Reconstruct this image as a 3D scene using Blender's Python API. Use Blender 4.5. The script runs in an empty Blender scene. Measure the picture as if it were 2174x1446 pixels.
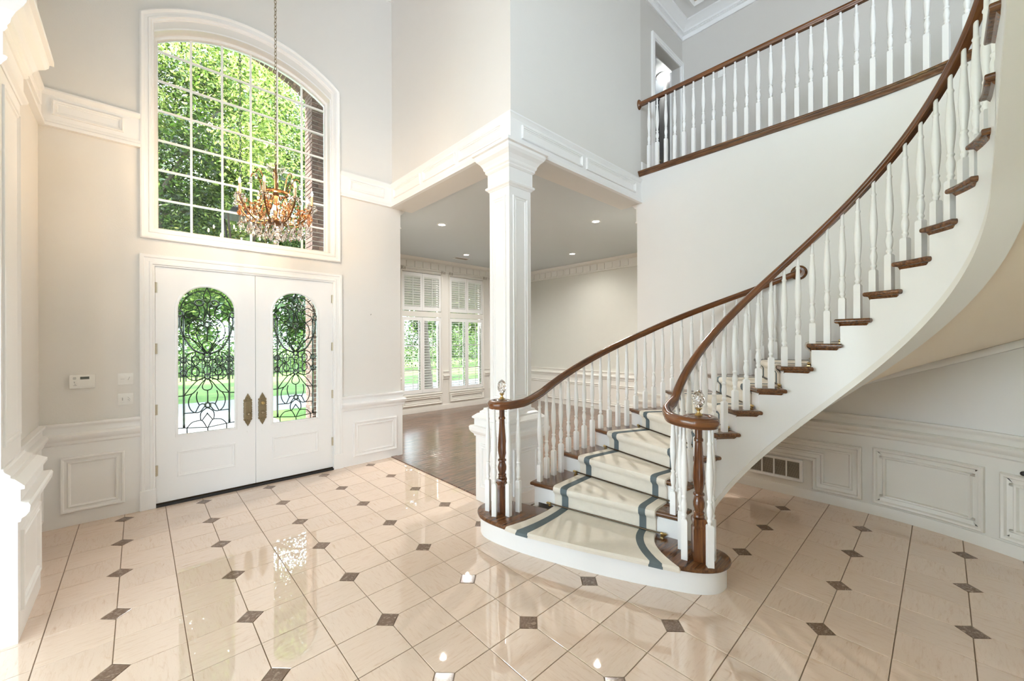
import bpy, bmesh, math, random
import numpy as np
from mathutils import Vector, Matrix
from mathutils.geometry import tessellate_polygon
random.seed(7)
S = bpy.context.scene
COL = S.collection
PI = math.pi
sin, cos = math.sin, math.cos

# ------------------------------------------------------------------ camera
cd = bpy.data.cameras.new('camera')
cam = bpy.data.objects.new('camera', cd)
COL.objects.link(cam)
a, c_ = math.radians(42.984), math.radians(0.188)
Rv, Uv, Fv = Vector((cos(a), -sin(a), 0)), Vector((0, 0, 1)), Vector((sin(a), cos(a), 0))
R2 = Rv * cos(c_) - Uv * sin(c_)
U2 = Rv * sin(c_) + Uv * cos(c_)
m = Matrix.Identity(4)
for i in range(3):
    m[i][0], m[i][1], m[i][2] = R2[i], U2[i], -Fv[i]
m[2][3] = 1.7084
cam.matrix_world = m
cd.sensor_fit = 'HORIZONTAL'
cd.sensor_width = 36
cd.lens = 849.73 / 2174 * 36
cd.clip_start = 0.05
cd.clip_end = 300
S.camera = cam

# ------------------------------------------------------------------ world, sun, exposure
W = bpy.data.worlds.new('world')
S.world = W
W.use_nodes = True
bg = W.node_tree.nodes['Background']
bg.inputs[0].default_value = (0.73, 0.875, 1.0, 1)
bg.inputs[1].default_value = 3.1
sd = bpy.data.lights.new('sun', 'SUN')
sd.energy = 6.5
sd.angle = 0.02
sd.color = (1.0, 0.96, 0.90)
sun = bpy.data.objects.new('sun', sd)
COL.objects.link(sun)
sun.rotation_euler = Vector((-0.80, 0.22, 1.0)).to_track_quat('Z', 'Y').to_euler()
S.view_settings.view_transform = 'Standard'
S.view_settings.look = 'None'
S.view_settings.gamma = 1
S.view_settings.exposure = 2.08
S.view_settings.use_curve_mapping = False
S.cycles.max_bounces = 9
S.cycles.diffuse_bounces = 5
S.cycles.glossy_bounces = 4
S.cycles.transmission_bounces = 7
S.cycles.transparent_max_bounces = 12
S.cycles.caustics_refractive = False
S.cycles.caustics_reflective = False


# ------------------------------------------------------------------ materials
def new_mat(name):
    mt = bpy.data.materials.new(name)
    mt.use_nodes = True
    nt = mt.node_tree
    return mt, nt, nt.nodes['Principled BSDF']


def rgb(h):
    h = h.lstrip('#')
    v = [int(h[i:i + 2], 16) / 255 for i in (0, 2, 4)]
    return tuple(x / 12.92 if x <= .04045 else ((x + .055) / 1.055) ** 2.4 for x in v) + (1,)


def plain(name, col, rough=.5, metal=0, bump=0, bscale=60, var=0, spec=.5, coat=0):
    mt, nt, p = new_mat(name)
    col = rgb(col) if isinstance(col, str) else tuple(col) + (1,)
    p.inputs['Base Color'].default_value = col
    p.inputs['Roughness'].default_value = rough
    p.inputs['Metallic'].default_value = metal
    p.inputs['Specular IOR Level'].default_value = spec
    p.inputs['Coat Weight'].default_value = coat
    N, L = nt.nodes, nt.links
    tc = N.new('ShaderNodeTexCoord')
    nz = N.new('ShaderNodeTexNoise')
    nz.inputs['Scale'].default_value = bscale
    nz.inputs['Detail'].default_value = 4
    L.new(tc.outputs['Object'], nz.inputs['Vector'])
    if bump:
        b = N.new('ShaderNodeBump')
        b.inputs['Strength'].default_value = bump
        b.inputs['Distance'].default_value = .002
        L.new(nz.outputs['Fac'], b.inputs['Height'])
        L.new(b.outputs[0], p.inputs['Normal'])
    if var:
        mx = N.new('ShaderNodeMix')
        mx.data_type = 'RGBA'
        mx.inputs[6].default_value = col
        mx.inputs[7].default_value = tuple(max(0, x * (1 - var)) for x in col[:3]) + (1,)
        n2 = N.new('ShaderNodeTexNoise')
        n2.inputs['Scale'].default_value = bscale * .07 if bump else bscale
        n2.inputs['Detail'].default_value = 5
        L.new(tc.outputs['Object'], n2.inputs['Vector'])
        L.new(n2.outputs['Fac'], mx.inputs[0])
        L.new(mx.outputs[2], p.inputs['Base Color'])
    return mt


def streak(name, c1, c2, c3, scale, rough, coord='Object', rand=0, spec=.5, coat=0, ior=1.5, crough=.08, lo=.35, hi=.65, bump=0, specks=0, stops=None):
    """two-tone stretched noise: wood grain, veined marble."""
    mt, nt, p = new_mat(name)
    N, L = nt.nodes, nt.links
    tc = N.new('ShaderNodeTexCoord')
    mp = N.new('ShaderNodeMapping')
    mp.inputs['Scale'].default_value = scale
    L.new(tc.outputs[coord], mp.inputs['Vector'])
    vec = mp.outputs[0]
    oi = N.new('ShaderNodeObjectInfo')
    ad = N.new('ShaderNodeVectorMath')
    ad.operation = 'ADD'
    sc = N.new('ShaderNodeVectorMath')
    sc.operation = 'SCALE'
    sc.inputs[0].default_value = (37.0, 91.0, 53.0)
    L.new(oi.outputs['Random'], sc.inputs['Scale'])
    L.new(vec, ad.inputs[0])
    L.new(sc.outputs[0], ad.inputs[1])
    nz = N.new('ShaderNodeTexNoise')
    nz.inputs['Scale'].default_value = 1
    nz.inputs['Detail'].default_value = 6
    nz.inputs['Roughness'].default_value = .62
    nz.inputs['Distortion'].default_value = .6
    L.new(ad.outputs[0], nz.inputs['Vector'])
    rp = N.new('ShaderNodeValToRGB')
    e = rp.color_ramp.elements
    e[0].position, e[0].color = lo, rgb(c1)
    e[1].position, e[1].color = hi, rgb(c3)
    x = e.new((lo + hi) / 2)
    x.color = rgb(c2)
    L.new(nz.outputs['Fac'], rp.inputs[0])
    out = rp.outputs[0]
    if specks:
        n3 = N.new('ShaderNodeTexNoise')
        n3.inputs['Scale'].default_value = 2.4
        n3.inputs['Detail'].default_value = 5
        n3.inputs['Distortion'].default_value = 2.5
        L.new(ad.outputs[0], n3.inputs['Vector'])
        r3 = N.new('ShaderNodeValToRGB')
        r3.color_ramp.elements[0].position = .62
        r3.color_ramp.elements[0].color = (0, 0, 0, 1)
        r3.color_ramp.elements[1].position = .68
        r3.color_ramp.elements[1].color = (specks, specks, specks, 1)
        L.new(n3.outputs['Fac'], r3.inputs[0])
        mx = N.new('ShaderNodeMix')
        mx.data_type = 'RGBA'
        L.new(r3.outputs[0], mx.inputs[0])
        L.new(out, mx.inputs[6])
        mx.inputs[7].default_value = rgb(c1)
        out = mx.outputs[2]
    if rand:
        hs = N.new('ShaderNodeHueSaturation')
        mr = N.new('ShaderNodeMapRange')
        mr.inputs[3].default_value = 1 - rand
        mr.inputs[4].default_value = 1 + rand
        L.new(oi.outputs['Random'], mr.inputs[0])
        L.new(mr.outputs[0], hs.inputs['Value'])
        L.new(out, hs.inputs['Color'])
        out = hs.outputs[0]
    L.new(out, p.inputs['Base Color'])
    p.inputs['Roughness'].default_value = rough
    p.inputs['Specular IOR Level'].default_value = spec
    p.inputs['Coat Weight'].default_value = coat
    p.inputs['Coat Roughness'].default_value = crough
    p.inputs['Coat IOR'].default_value = max(ior, 1.5)
    p.inputs['IOR'].default_value = ior
    if bump:
        b = N.new('ShaderNodeBump')
        b.inputs['Strength'].default_value = bump
        b.inputs['Distance'].default_value = .002
        L.new(nz.outputs['Fac'], b.inputs['Height'])
        L.new(b.outputs[0], p.inputs['Normal'])
    return mt


def glow(name, col, k):
    mt, nt, p = new_mat(name)
    p.inputs['Base Color'].default_value = tuple(col) + (1,)
    p.inputs['Emission Color'].default_value = tuple(col) + (1,)
    p.inputs['Emission Strength'].default_value = k
    return mt


def clear_glass(name, tint=(1, 1, 1), refl=1.0, rough=0.0):
    mt = bpy.data.materials.new(name)
    mt.use_nodes = True
    nt = mt.node_tree
    N, L = nt.nodes, nt.links
    N.remove(N['Principled BSDF'])
    tr = N.new('ShaderNodeBsdfTransparent')
    tr.inputs[0].default_value = tuple(tint) + (1,)
    gl = N.new('ShaderNodeBsdfGlossy')
    gl.inputs['Roughness'].default_value = rough
    fr = N.new('ShaderNodeFresnel')
    fr.inputs[0].default_value = 1.45
    mm = N.new('ShaderNodeMath')
    mm.operation = 'MULTIPLY'
    mm.inputs[1].default_value = refl
    L.new(fr.outputs[0], mm.inputs[0])
    mx = N.new('ShaderNodeMixShader')
    L.new(mm.outputs[0], mx.inputs[0])
    L.new(tr.outputs[0], mx.inputs[1])
    L.new(gl.outputs[0], mx.inputs[2])
    L.new(mx.outputs[0], N['Material Output'].inputs[0])
    return mt


def crystal(name, tint=(1, 1, 1)):
    mt = bpy.data.materials.new(name)
    mt.use_nodes = True
    nt = mt.node_tree
    N, L = nt.nodes, nt.links
    N.remove(N['Principled BSDF'])
    g = N.new('ShaderNodeBsdfGlass')
    g.inputs['Color'].default_value = tuple(tint) + (1,)
    g.inputs['Roughness'].default_value = 0.0
    g.inputs['IOR'].default_value = 1.52
    L.new(g.outputs[0], N['Material Output'].inputs[0])
    return mt


def leafy(name, c1, c2, c3):
    mt = bpy.data.materials.new(name)
    mt.use_nodes = True
    nt = mt.node_tree
    N, L = nt.nodes, nt.links
    N.remove(N['Principled BSDF'])
    at = N.new('ShaderNodeAttribute')
    at.attribute_name = 'tone'
    rp = N.new('ShaderNodeValToRGB')
    e = rp.color_ramp.elements
    e[0].color, e[1].color = rgb(c1), rgb(c3)
    e.new(.5).color = rgb(c2)
    L.new(at.outputs['Fac'], rp.inputs[0])
    d = N.new('ShaderNodeBsdfDiffuse')
    t = N.new('ShaderNodeBsdfTranslucent')
    L.new(rp.outputs[0], d.inputs[0])
    L.new(rp.outputs[0], t.inputs[0])
    mx = N.new('ShaderNodeMixShader')
    mx.inputs[0].default_value = .45
    L.new(d.outputs[0], mx.inputs[1])
    L.new(t.outputs[0], mx.inputs[2])
    gl = N.new('ShaderNodeBsdfGlossy')
    gl.inputs['Roughness'].default_value = .35
    m2 = N.new('ShaderNodeMixShader')
    m2.inputs[0].default_value = .06
    L.new(mx.outputs[0], m2.inputs[1])
    L.new(gl.outputs[0], m2.inputs[2])
    L.new(m2.outputs[0], N['Material Output'].inputs[0])
    return mt


MT = {
    'wall': plain('wall_paint', (.765, .75, .72), .55, bump=.25, bscale=90, var=.02),
    'wall_shade': plain('wall_paint_hall_shade', (.66, .635, .60), .55, bump=.25, bscale=90, var=.02),  # wall paint darkened: shade of the upstairs hall put into the colour
    'wall2': plain('stair_wall_paint', (.80, .79, .765), .5, bump=.15, bscale=90, var=.02),
    'white': plain('white_trim_paint', (.87, .87, .865), .32, var=.015, bscale=3),
    'cream': plain('cream_trim_paint', (.80, .78, .73), .35, var=.02, bscale=3),
    'soffit': plain('soffit_paint_warm_light', (.86, .75, .60), .55, bump=.3, bscale=110, var=.02),  # wall paint tinted with the warm light that falls under the stair
    'linen': plain('grasscloth', (.66, .65, .59), .7, bump=.2, bscale=140, var=.03),
    'ceil_grey': plain('grey_ceiling_paint', (.65, .695, .71), .6, var=.02, bscale=2),
    'ceil': plain('tray_ceiling_paint', (.55, .47, .36), .6, var=.03, bscale=2),
    'grout': plain('grout', (.28, .21, .155), .8, var=.2, bscale=25),
    'marble': streak('cream_marble', '#c5a78f', '#dcc4b0', '#e2cdbb', (9, 60, 9), .012, rand=.03, specks=.38, lo=.22, hi=.5, ior=2.3),
    'insert': streak('brown_marble', '#8d7768', '#6f5a4c', '#a18d7d', (30, 42, 30), .12, rand=.12, lo=.38, hi=.64),
    'plank': streak('dark_oak_plank', '#22150d', '#6a4936', '#94705a', (4, 60, 4), .3, rand=.16, lo=.34, hi=.66, bump=.6, spec=.5, coat=.6, ior=1.6, crough=.16),
    'oak': streak('stained_oak', '#38200f', '#664023', '#875b36', (3.2, 55, 55), .22, rand=.06, lo=.3, hi=.72, coat=.3),
    'oak_y': streak('stained_oak_nosing', '#38200f', '#664023', '#875b36', (55, 3.2, 55), .22, lo=.3, hi=.72, coat=.3),
    'oak_uv': streak('stained_oak_rail', '#3e210f', '#693e20', '#8a572f', (2.0, 22, 1), .22, coord='UV', lo=.3, hi=.72, coat=.35),
    'oak_z': streak('stained_oak_post', '#3e210f', '#663c20', '#87562f', (50, 50, 3), .22, lo=.3, hi=.72, coat=.35),
    'carpet': plain('cream_wool_pile', (.81, .755, .665), .95, bump=.9, bscale=260, var=.12, spec=.1),
    'stripe': plain('slate_blue_wool_pile', (.155, .19, .205), .95, bump=.9, bscale=260, var=.25, spec=.1),
    'brass': plain('brass', (.62, .45, .20), .28, metal=1, var=.15, bscale=30),
    'antique': plain('antique_brass', (.44, .36, .23), .38, metal=1, var=.5, bscale=90),
    'hinge': plain('hinge_brass', (.60, .54, .42), .35, metal=1, var=.1, bscale=40),
    'bronze': plain('dark_bronze', (.10, .07, .045), .4, metal=1, var=.2, bscale=30),
    'black': plain('black_iron', (.015, .015, .016), .45, var=.2, bscale=20),
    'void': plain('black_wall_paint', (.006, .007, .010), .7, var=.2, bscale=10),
    'lead': plain('lead_came', (.035, .045, .04), .45, metal=.3, var=.2, bscale=50),
    'plastic': plain('white_plastic', (.84, .84, .82), .35, var=.01, bscale=8),
    'lcd': plain('grey_display', (.13, .15, .14), .3, var=.1, bscale=50),
    'mark': plain('grey_print', (.45, .45, .44), .5, var=.1, bscale=50),
    'vent': plain('vent_metal', (.42, .38, .32), .5, var=.1, bscale=30),
    'ventdark': plain('vent_shadow_grey', (.16, .145, .12), .7, var=.1, bscale=30),
    'glass': clear_glass('window_glass'),
    'lglass': clear_glass('leaded_glass', (.97, 1, .98)),
    'crystal': crystal('cut_crystal', (.97, .95, .94)),
    'amber': crystal('warm_crystal', (1.0, .78, .62)),
    'bevel': crystal('bevelled_glass', (.97, 1, .98)),
    'gilt': plain('gilt_bronze', (.27, .145, .07), .32, metal=1, var=.3, bscale=60),
    'candle': plain('candle_sleeve', (.62, .42, .24), .5, var=.1, bscale=30),
    'bulb': glow('lit_bulb', (1.0, .72, .44), 200),
    'bulb2': glow('dim_lit_bulb', (1.0, .66, .34), 4),
    'lamp': glow('lit_lamp', (1.0, .97, .90), 9),
    'grass': streak('lawn_grass', '#33501d', '#587a32', '#7f9c4d', (.7, .7, .7), .9, lo=.3, hi=.7, specks=.3),
    'concrete': plain('walk_concrete', (.30, .30, .325), .8, bump=.3, bscale=20, var=.15),
    'brick': streak('brown_brick', '#3a2a24', '#59423a', '#7a6153', (14, 14, 30), .85, rand=.35, lo=.3, hi=.7, bump=.4),
    'mortar': plain('mortar', (.50, .45, .40), .9, bump=.4, bscale=40, var=.1),
    'bark': plain('bark', (.10, .075, .055), .9, bump=.8, bscale=14, var=.4),
    'leaf1': leafy('leaf_bright', '#152808', '#47681d', '#b5c46a'),
    'leaf2': leafy('leaf_deep', '#16290d', '#3b5c20', '#86a452'),
}


# ------------------------------------------------------------------ mesh helpers
class MB:
    def __init__(s):
        s.v, s.f, s.uv = [], [], None

    def add(s, v, f):
        b = len(s.v)
        s.v += [tuple(p) for p in v]
        s.f += [tuple(i + b for i in q) for q in f]
        return s

    def box(s, x0, x1, y0, y1, z0, z1):
        return s.add([(x0, y0, z0), (x1, y0, z0), (x1, y1, z0), (x0, y1, z0), (x0, y0, z1), (x1, y0, z1), (x1, y1, z1), (x0, y1, z1)],
                     [(3, 2, 1, 0), (4, 5, 6, 7), (0, 1, 5, 4), (1, 2, 6, 5), (2, 3, 7, 6), (3, 0, 4, 7)])

    def rings(s, rr, closed=True, cap=True, wrap=False):
        """rr: list of equally long rings of points."""
        n = len(rr[0])
        v = [p for r in rr for p in r]
        f = []
        K = len(rr)
        for k in range(K if wrap else K - 1):
            k2 = (k + 1) % K
            for i in range(n if closed else n - 1):
                j = (i + 1) % n
                f.append((k * n + i, k * n + j, k2 * n + j, k2 * n + i))
        if cap and not wrap:
            f.append(tuple(range(n - 1, -1, -1)))
            f.append(tuple((K - 1) * n + i for i in range(n)))
        return s.add(v, f)

    def lathe(s, prof, cx=0, cy=0, z0=0, n=16, flute=0, cap=True):
        rr = []
        for pt in prof:
            r, z = pt[0], pt[1]
            fl = pt[2] if len(pt) > 2 else 0
            rr.append([(cx + r * (1 - fl * (i % 2)) * cos(2 * PI * i / n), cy + r * (1 - fl * (i % 2)) * sin(2 * PI * i / n), z0 + z) for i in range(n)])
        return s.rings(rr, cap=cap)

    def tube(s, path, r, n=8, closed=False, flat=1.0):
        P = [Vector(p) for p in path]
        K = len(P)
        rr = []
        up = Vector((0, 0, 1))
        prev = None
        for i, p in enumerate(P):
            if closed:
                t = P[(i + 1) % K] - P[i - 1]
            else:
                t = P[min(i + 1, K - 1)] - P[max(i - 1, 0)]
            t.normalize()
            if prev is None:
                u = t.cross(up)
                if u.length < .05:
                    u = t.cross(Vector((0, 1, 0)))
            else:
                u = prev - t * prev.dot(t)
                if u.length < 1e-4:
                    u = t.cross(up)
            u.normalize()
            prev = u
            w = t.cross(u)
            rad = r[i] if isinstance(r, (list, tuple)) else r
            rr.append([tuple(p + (u * cos(2 * PI * k / n) + w * sin(2 * PI * k / n) * flat) * rad) for k in range(n)])
        return s.rings(rr, wrap=closed)

    def mesh(s, name, mat, smooth=False, auto=None):
        me = bpy.data.meshes.new(name)
        me.from_pydata(s.v, [], s.f)
        for mm in (mat if isinstance(mat, (list, tuple)) else [mat]):
            me.materials.append(MT[mm] if isinstance(mm, str) else mm)
        bm = bmesh.new()
        bm.from_mesh(me)
        bmesh.ops.recalc_face_normals(bm, faces=bm.faces)
        bm.to_mesh(me)
        bm.free()
        if smooth:
            for p in me.polygons:
                p.use_smooth = True
            if smooth != 2:
                me.set_sharp_from_angle(angle=math.radians(38))
        return me

    def build(s, name, mat, parent=None, smooth=False):
        return link(name, s.mesh(name, mat, smooth), parent)


def link(name, me, parent=None, loc=(0, 0, 0), rz=0, rot=None, scale=None):
    o = bpy.data.objects.new(name, me)
    COL.objects.link(o)
    o.location = loc
    o.rotation_euler = rot if rot is not None else (0, 0, rz)
    if scale is not None:
        o.scale = scale
    if parent is not None:
        o.parent = parent
        o.matrix_parent_inverse = PINV[parent.name]
    PINV[o.name] = o.matrix_basis.inverted()
    return o


PINV = {}


def tag(o, label, cat, group=None, kind=None):
    o['label'] = label
    o['category'] = cat
    if group:
        o['group'] = group
    if kind:
        o['kind'] = kind
    return o


def thing(name, loc, label, cat, group=None, kind=None):
    o = link(name, None, None, loc)
    o.empty_display_size = .1
    return tag(o, label, cat, group, kind)


def struct(o, label, cat):
    return tag(o, label, cat, None, 'structure')


def miter(pts, closed):
    """right-hand miter vectors of a 2D polyline."""
    n = len(pts)
    out = []
    for i in range(n):
        p = pts[i]
        a_ = pts[i - 1] if (i > 0 or closed) else None
        b_ = pts[(i + 1) % n] if (i < n - 1 or closed) else None
        ns = []
        for q0, q1 in ((a_, p), (p, b_)):
            if q0 is None or q1 is None:
                continue
            dx, dy = q1[0] - q0[0], q1[1] - q0[1]
            l = math.hypot(dx, dy) or 1
            ns.append((dy / l, -dx / l))
        if len(ns) == 1:
            out.append(ns[0])
        else:
            mx, my = ns[0][0] + ns[1][0], ns[0][1] + ns[1][1]
            d = mx * ns[0][0] + my * ns[0][1]
            d = d if abs(d) > .15 else .15
            out.append((mx / d, my / d))
    return out


def sweep(path, prof, closed=False, side=1, mb=None):
    """profile [(out, z)] swept along a horizontal path; out is to the right (side=1) of the direction."""
    mi = miter(path, closed)
    mb = mb or MB()
    rr = [[(p[0] + side * o * q[0], p[1] + side * o * q[1], z) for o, z in prof] for p, q in zip(path, mi)]
    return mb.rings(rr, wrap=closed)


def mould(fn, pts, prof, closed=False, side=1, mb=None):
    """profile [(inset, height)] along a polyline lying in a wall; fn(s, z, out) -> xyz."""
    mi = miter(pts, closed)
    mb = mb or MB()
    rr = [[fn(p[0] + side * d * q[0], p[1] + side * d * q[1], h) for d, h in prof] for p, q in zip(pts, mi)]
    return mb.rings(rr, wrap=closed)


def rect(s0, s1, z0, z1, n=1):
    """clockwise rectangle (inside on the right) with n pieces per horizontal side."""
    L = [(s0, z0), (s0, z1)]
    L += [(s0 + (s1 - s0) * k / n, z1) for k in range(1, n)]
    L += [(s1, z1), (s1, z0)]
    L += [(s1 + (s0 - s1) * k / n, z0) for k in range(1, n)]
    return L


def wally(y, d=-1):
    return lambda s, z, o: (s, y + d * o, z)


def wallx(x, d=1):
    return lambda s, z, o: (x + d * o, s, z)


def poly_wall(fn, outer, holes, t, mb=None):
    """a wall of thickness t with holes; front at out=0, back at out=-t."""
    mb = mb or MB()
    loops = [outer] + holes
    tri = tessellate_polygon([[Vector((p[0], p[1], 0)) for p in l] for l in loops])
    flat = [p for l in loops for p in l]
    mb.add([fn(p[0], p[1], 0) for p in flat], tri)
    mb.add([fn(p[0], p[1], -t) for p in flat], [tuple(reversed(x)) for x in tri])
    for l in loops:
        n = len(l)
        mb.add([fn(p[0], p[1], 0) for p in l] + [fn(p[0], p[1], -t) for p in l], [(i, (i + 1) % n, n + (i + 1) % n, n + i) for i in range(n)])
    return mb


def inset(poly, d):
    mi = miter(poly, True)
    return [(p[0] + d * q[0], p[1] + d * q[1]) for p, q in zip(poly, mi)]


def area2(poly):
    return sum(poly[i - 1][0] * poly[i][1] - poly[i][0] * poly[i - 1][1] for i in range(len(poly)))


def slab(poly, z0, z1, bev=.006, steps=2, mb=None, extra=None):
    """horizontal slab with rounded top and bottom edge."""
    if area2(poly) > 0:
        poly = poly[::-1]
    mb = mb or MB()
    lv = []
    for k in range(steps + 1):
        t = k / steps * PI / 2
        lv.append((bev * (1 - sin(t)), z0 + bev * (1 - cos(t))))
    for k in range(steps + 1):
        t = k / steps * PI / 2
        lv.append((bev * (1 - cos(t)), z1 - bev * (1 - sin(t))))
    if extra:
        lv = extra + lv
    return mb.rings([[(p[0], p[1], z) for p in inset(poly, d)] for d, z in lv])


def spline(pts, n=6, closed=False):
    """Catmull-Rom through points (tuples of any length)."""
    P = [np.array(p, float) for p in pts]
    K = len(P)
    out = []
    for i in range(K if closed else K - 1):
        p0 = P[i - 1] if (i > 0 or closed) else 2 * P[0] - P[1]
        p1, p2 = P[i], P[(i + 1) % K]
        p3 = P[(i + 2) % K] if (i < K - 2 or closed) else 2 * P[-1] - P[-2]
        for k in range(n):
            t = k / n
            out.append(tuple(.5 * (2 * p1 + (p2 - p0) * t + (2 * p0 - 5 * p1 + 4 * p2 - p3) * t * t + (3 * p1 - p0 - 3 * p2 + p3) * t ** 3)))
    if not closed:
        out.append(tuple(P[-1]))
    return out


def uv_sweep(name, path3, prof, mat, parent=None, ups=None):
    """rail: profile [(side, up)] along a 3D path, UV u = length, v = around."""
    P = [Vector(p) for p in path3]
    K, n = len(P), len(prof)
    rr, ls, l = [], [], 0
    for i, p in enumerate(P):
        t = (P[min(i + 1, K - 1)] - P[max(i - 1, 0)])
        t.z = 0
        t.normalize()
        sd_ = Vector((t.y, -t.x, 0))
        rr.append([tuple(p + sd_ * q[0] + Vector((0, 0, q[1]))) for q in prof])
        if i:
            l += (P[i] - P[i - 1]).length
        ls.append(l)
    mb = MB().rings(rr)
    me = bpy.data.meshes.new(name)
    me.from_pydata(mb.v, [], mb.f)
    me.materials.append(MT[mat])
    uv = me.uv_layers.new(name='UVMap')
    for p in me.polygons:
        for li in p.loop_indices:
            vi = me.loops[li].vertex_index
            uv.data[li].uv = (ls[vi // n], (vi % n) / n * .25)
        p.use_smooth = True
    bm = bmesh.new()
    bm.from_mesh(me)
    bmesh.ops.recalc_face_normals(bm, faces=bm.faces)
    bm.to_mesh(me)
    bm.free()
    me.set_sharp_from_angle(angle=math.radians(40))
    return link(name, me, parent)

# ================================================================== SETTING
YF, XL, XU, YU, XW, ZC = 5.53, -.66, 2.74, 2.95, 5.26, 6.95
CX, CY, RW = 3.127, .602, 2.13           # centre of the stair curve, radius of its wall
DX1, DY1 = 8.30, 8.45                    # dining room far walls
ZD = 3.68                                # dining ceiling


def arc_pts(r, t0, t1, n):
    return [(CX + r * cos(t0 + (t1 - t0) * k / n), CY + r * sin(t0 + (t1 - t0) * k / n)) for k in range(n + 1)]


# ---- floor: marble tiles with clipped corners and brown inserts
fl = struct(MB().box(-9, 5.9, -7, 5.6, -.2, -.0035).build('floor', 'grout'), 'polished cream marble tile floor with small brown diamond inserts', 'floor')
TX0, TY0, TT = -.1073, 2.9298, .305
g, cut = .0023, .0735


def tile_mesh(poly, mat, name):
    p = poly[::-1] if area2(poly) > 0 else poly
    mb = MB()
    mb.rings([[(q[0], q[1], -.012) for q in p], [(q[0], q[1], -.0015) for q in p], [(q[0], q[1], 0) for q in inset(p, .0012)]])
    return mb.mesh(name, mat)


h = TT / 2 - g
tile_me = tile_mesh([(-h + cut - g, -h), (h, -h), (h, h), (-h, h), (-h, -h + cut - g)], 'marble', 'tile')
ins_me = tile_mesh([(cut - 2 * g, 0), (0, cut - 2 * g), (-cut + 2 * g, 0), (0, -cut + 2 * g)], 'insert', 'insert')
camf = Vector((sin(a), cos(a)))
camr = Vector((cos(a), -sin(a)))


def pxd(x, y, z=0):
    d = x * camf.x + y * camf.y
    if d < .3:
        return None
    return 1087 + 849.73 * (x * camr.x + y * camr.y) / d, 723 - 849.73 * (z - 1.7084) / d, d


def in_foyer(x, y):
    if y > YF - .02 or x < -2.5:
        return False
    if x < XL - .01 and y > 3.5:
        return False
    if x > 2.71 and y > 2.95:
        return False
    r_ = math.hypot(x - CX, y - CY)
    if y >= CY:
        return x < XW + .1
    return r_ < RW + .12


cand, rest, icand = [], [], []
for i in range(-14, 22):
    for j in range(-16, 12):
        x, y = TX0 + (i + .5) * TT, TY0 + (j + .5) * TT
        if not any(in_foyer(x + dx * .14, y + dy * .14) for dx in (-1, 0, 1) for dy in (-1, 0, 1)):
            continue
        rz = {(0, 0): 0, (1, 0): PI / 2, (1, 1): PI, (0, 1): -PI / 2}[(i % 2, j % 2)]
        q = pxd(x, y)
        vis = q and -60 < q[0] < 2230 and q[1] < 1560
        (cand if vis else rest).append((q[2] if q else 99, x, y, rz))
        if i % 2 == 0 and j % 2 == 0:
            icand.append((TX0 + i * TT, TY0 + j * TT))
cand.sort()
rest += cand[300:]
for d, x, y, rz in cand[:300]:
    link('tile', tile_me, fl, (x, y, 0), rz)
mb = MB()
for d, x, y, rz in rest:
    mm = Matrix.Translation((x, y, 0)) @ Matrix.Rotation(rz, 4, 'Z')
    mb.add([mm @ v.co for v in tile_me.vertices], [tuple(p.vertices) for p in tile_me.polygons])
o = mb.build('tile_field', 'marble', fl)
o['kind'] = 'stuff'
for x, y in icand:
    if in_foyer(x, y) or in_foyer(x, y - .06):
        link('insert', ins_me, fl, (x, y, 0))

# ---- dining room floor of dark oak planks, with a threshold board
df = struct(MB().box(2.72, DX1 + .1, 2.9, DY1 + .1, -.2, .002).build('floor_dining', 'bronze'), 'dark stained oak plank floor of the room beyond the column', 'floor')
pw = .083
pl_me = {}
k = 0
y = 3.0
row = 0
while y < DY1:
    x = 2.80 - random.random() * 1.2
    while x < DX1:
        L_ = random.choice((1.1, 1.5, 1.9, 2.3))
        x0, x1 = max(x, 2.80), min(x + L_, DX1)
        if x1 - x0 > .05:
            key = round(x1 - x0, 1)
            if key not in pl_me:
                hh = pw / 2 - .0004
                pl_me[key] = slab([(-key / 2, -hh), (key / 2, -hh), (key / 2, hh), (-key / 2, hh)], -.02, 0, .0012, 1).mesh('plank', 'plank')
            link('plank', pl_me[key], df, ((x0 + x1) / 2, y + pw / 2, .005), 0, scale=((x1 - x0) / key * .9995, 1, 1))
        x += L_
    y += pw
    row += 1
slab([(3.16, 2.91), (3.16, 3.0), (5.26, 3.0), (5.26, 2.91)], -.02, .012, .006).build('threshold_board', 'plank', df)
tb = slab([(2.705, 3.40), (2.80, 3.40), (2.80, 5.53), (2.705, 5.53)], -.02, .012, .006).build('threshold_board', 'plank', df)

# ---- walls
def arch(x0, x1, zs, rise, n=28):
    """arc from (x0, zs) to (x1, zs) over the top."""
    hw = (x1 - x0) / 2
    R = (hw * hw + rise * rise) / (2 * rise)
    t = math.asin(hw / R)
    cx, cz = (x0 + x1) / 2, zs + rise - R
    return [(cx + R * sin(-t + 2 * t * k / n), cz + R * cos(-t + 2 * t * k / n)) for k in range(n + 1)]


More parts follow.
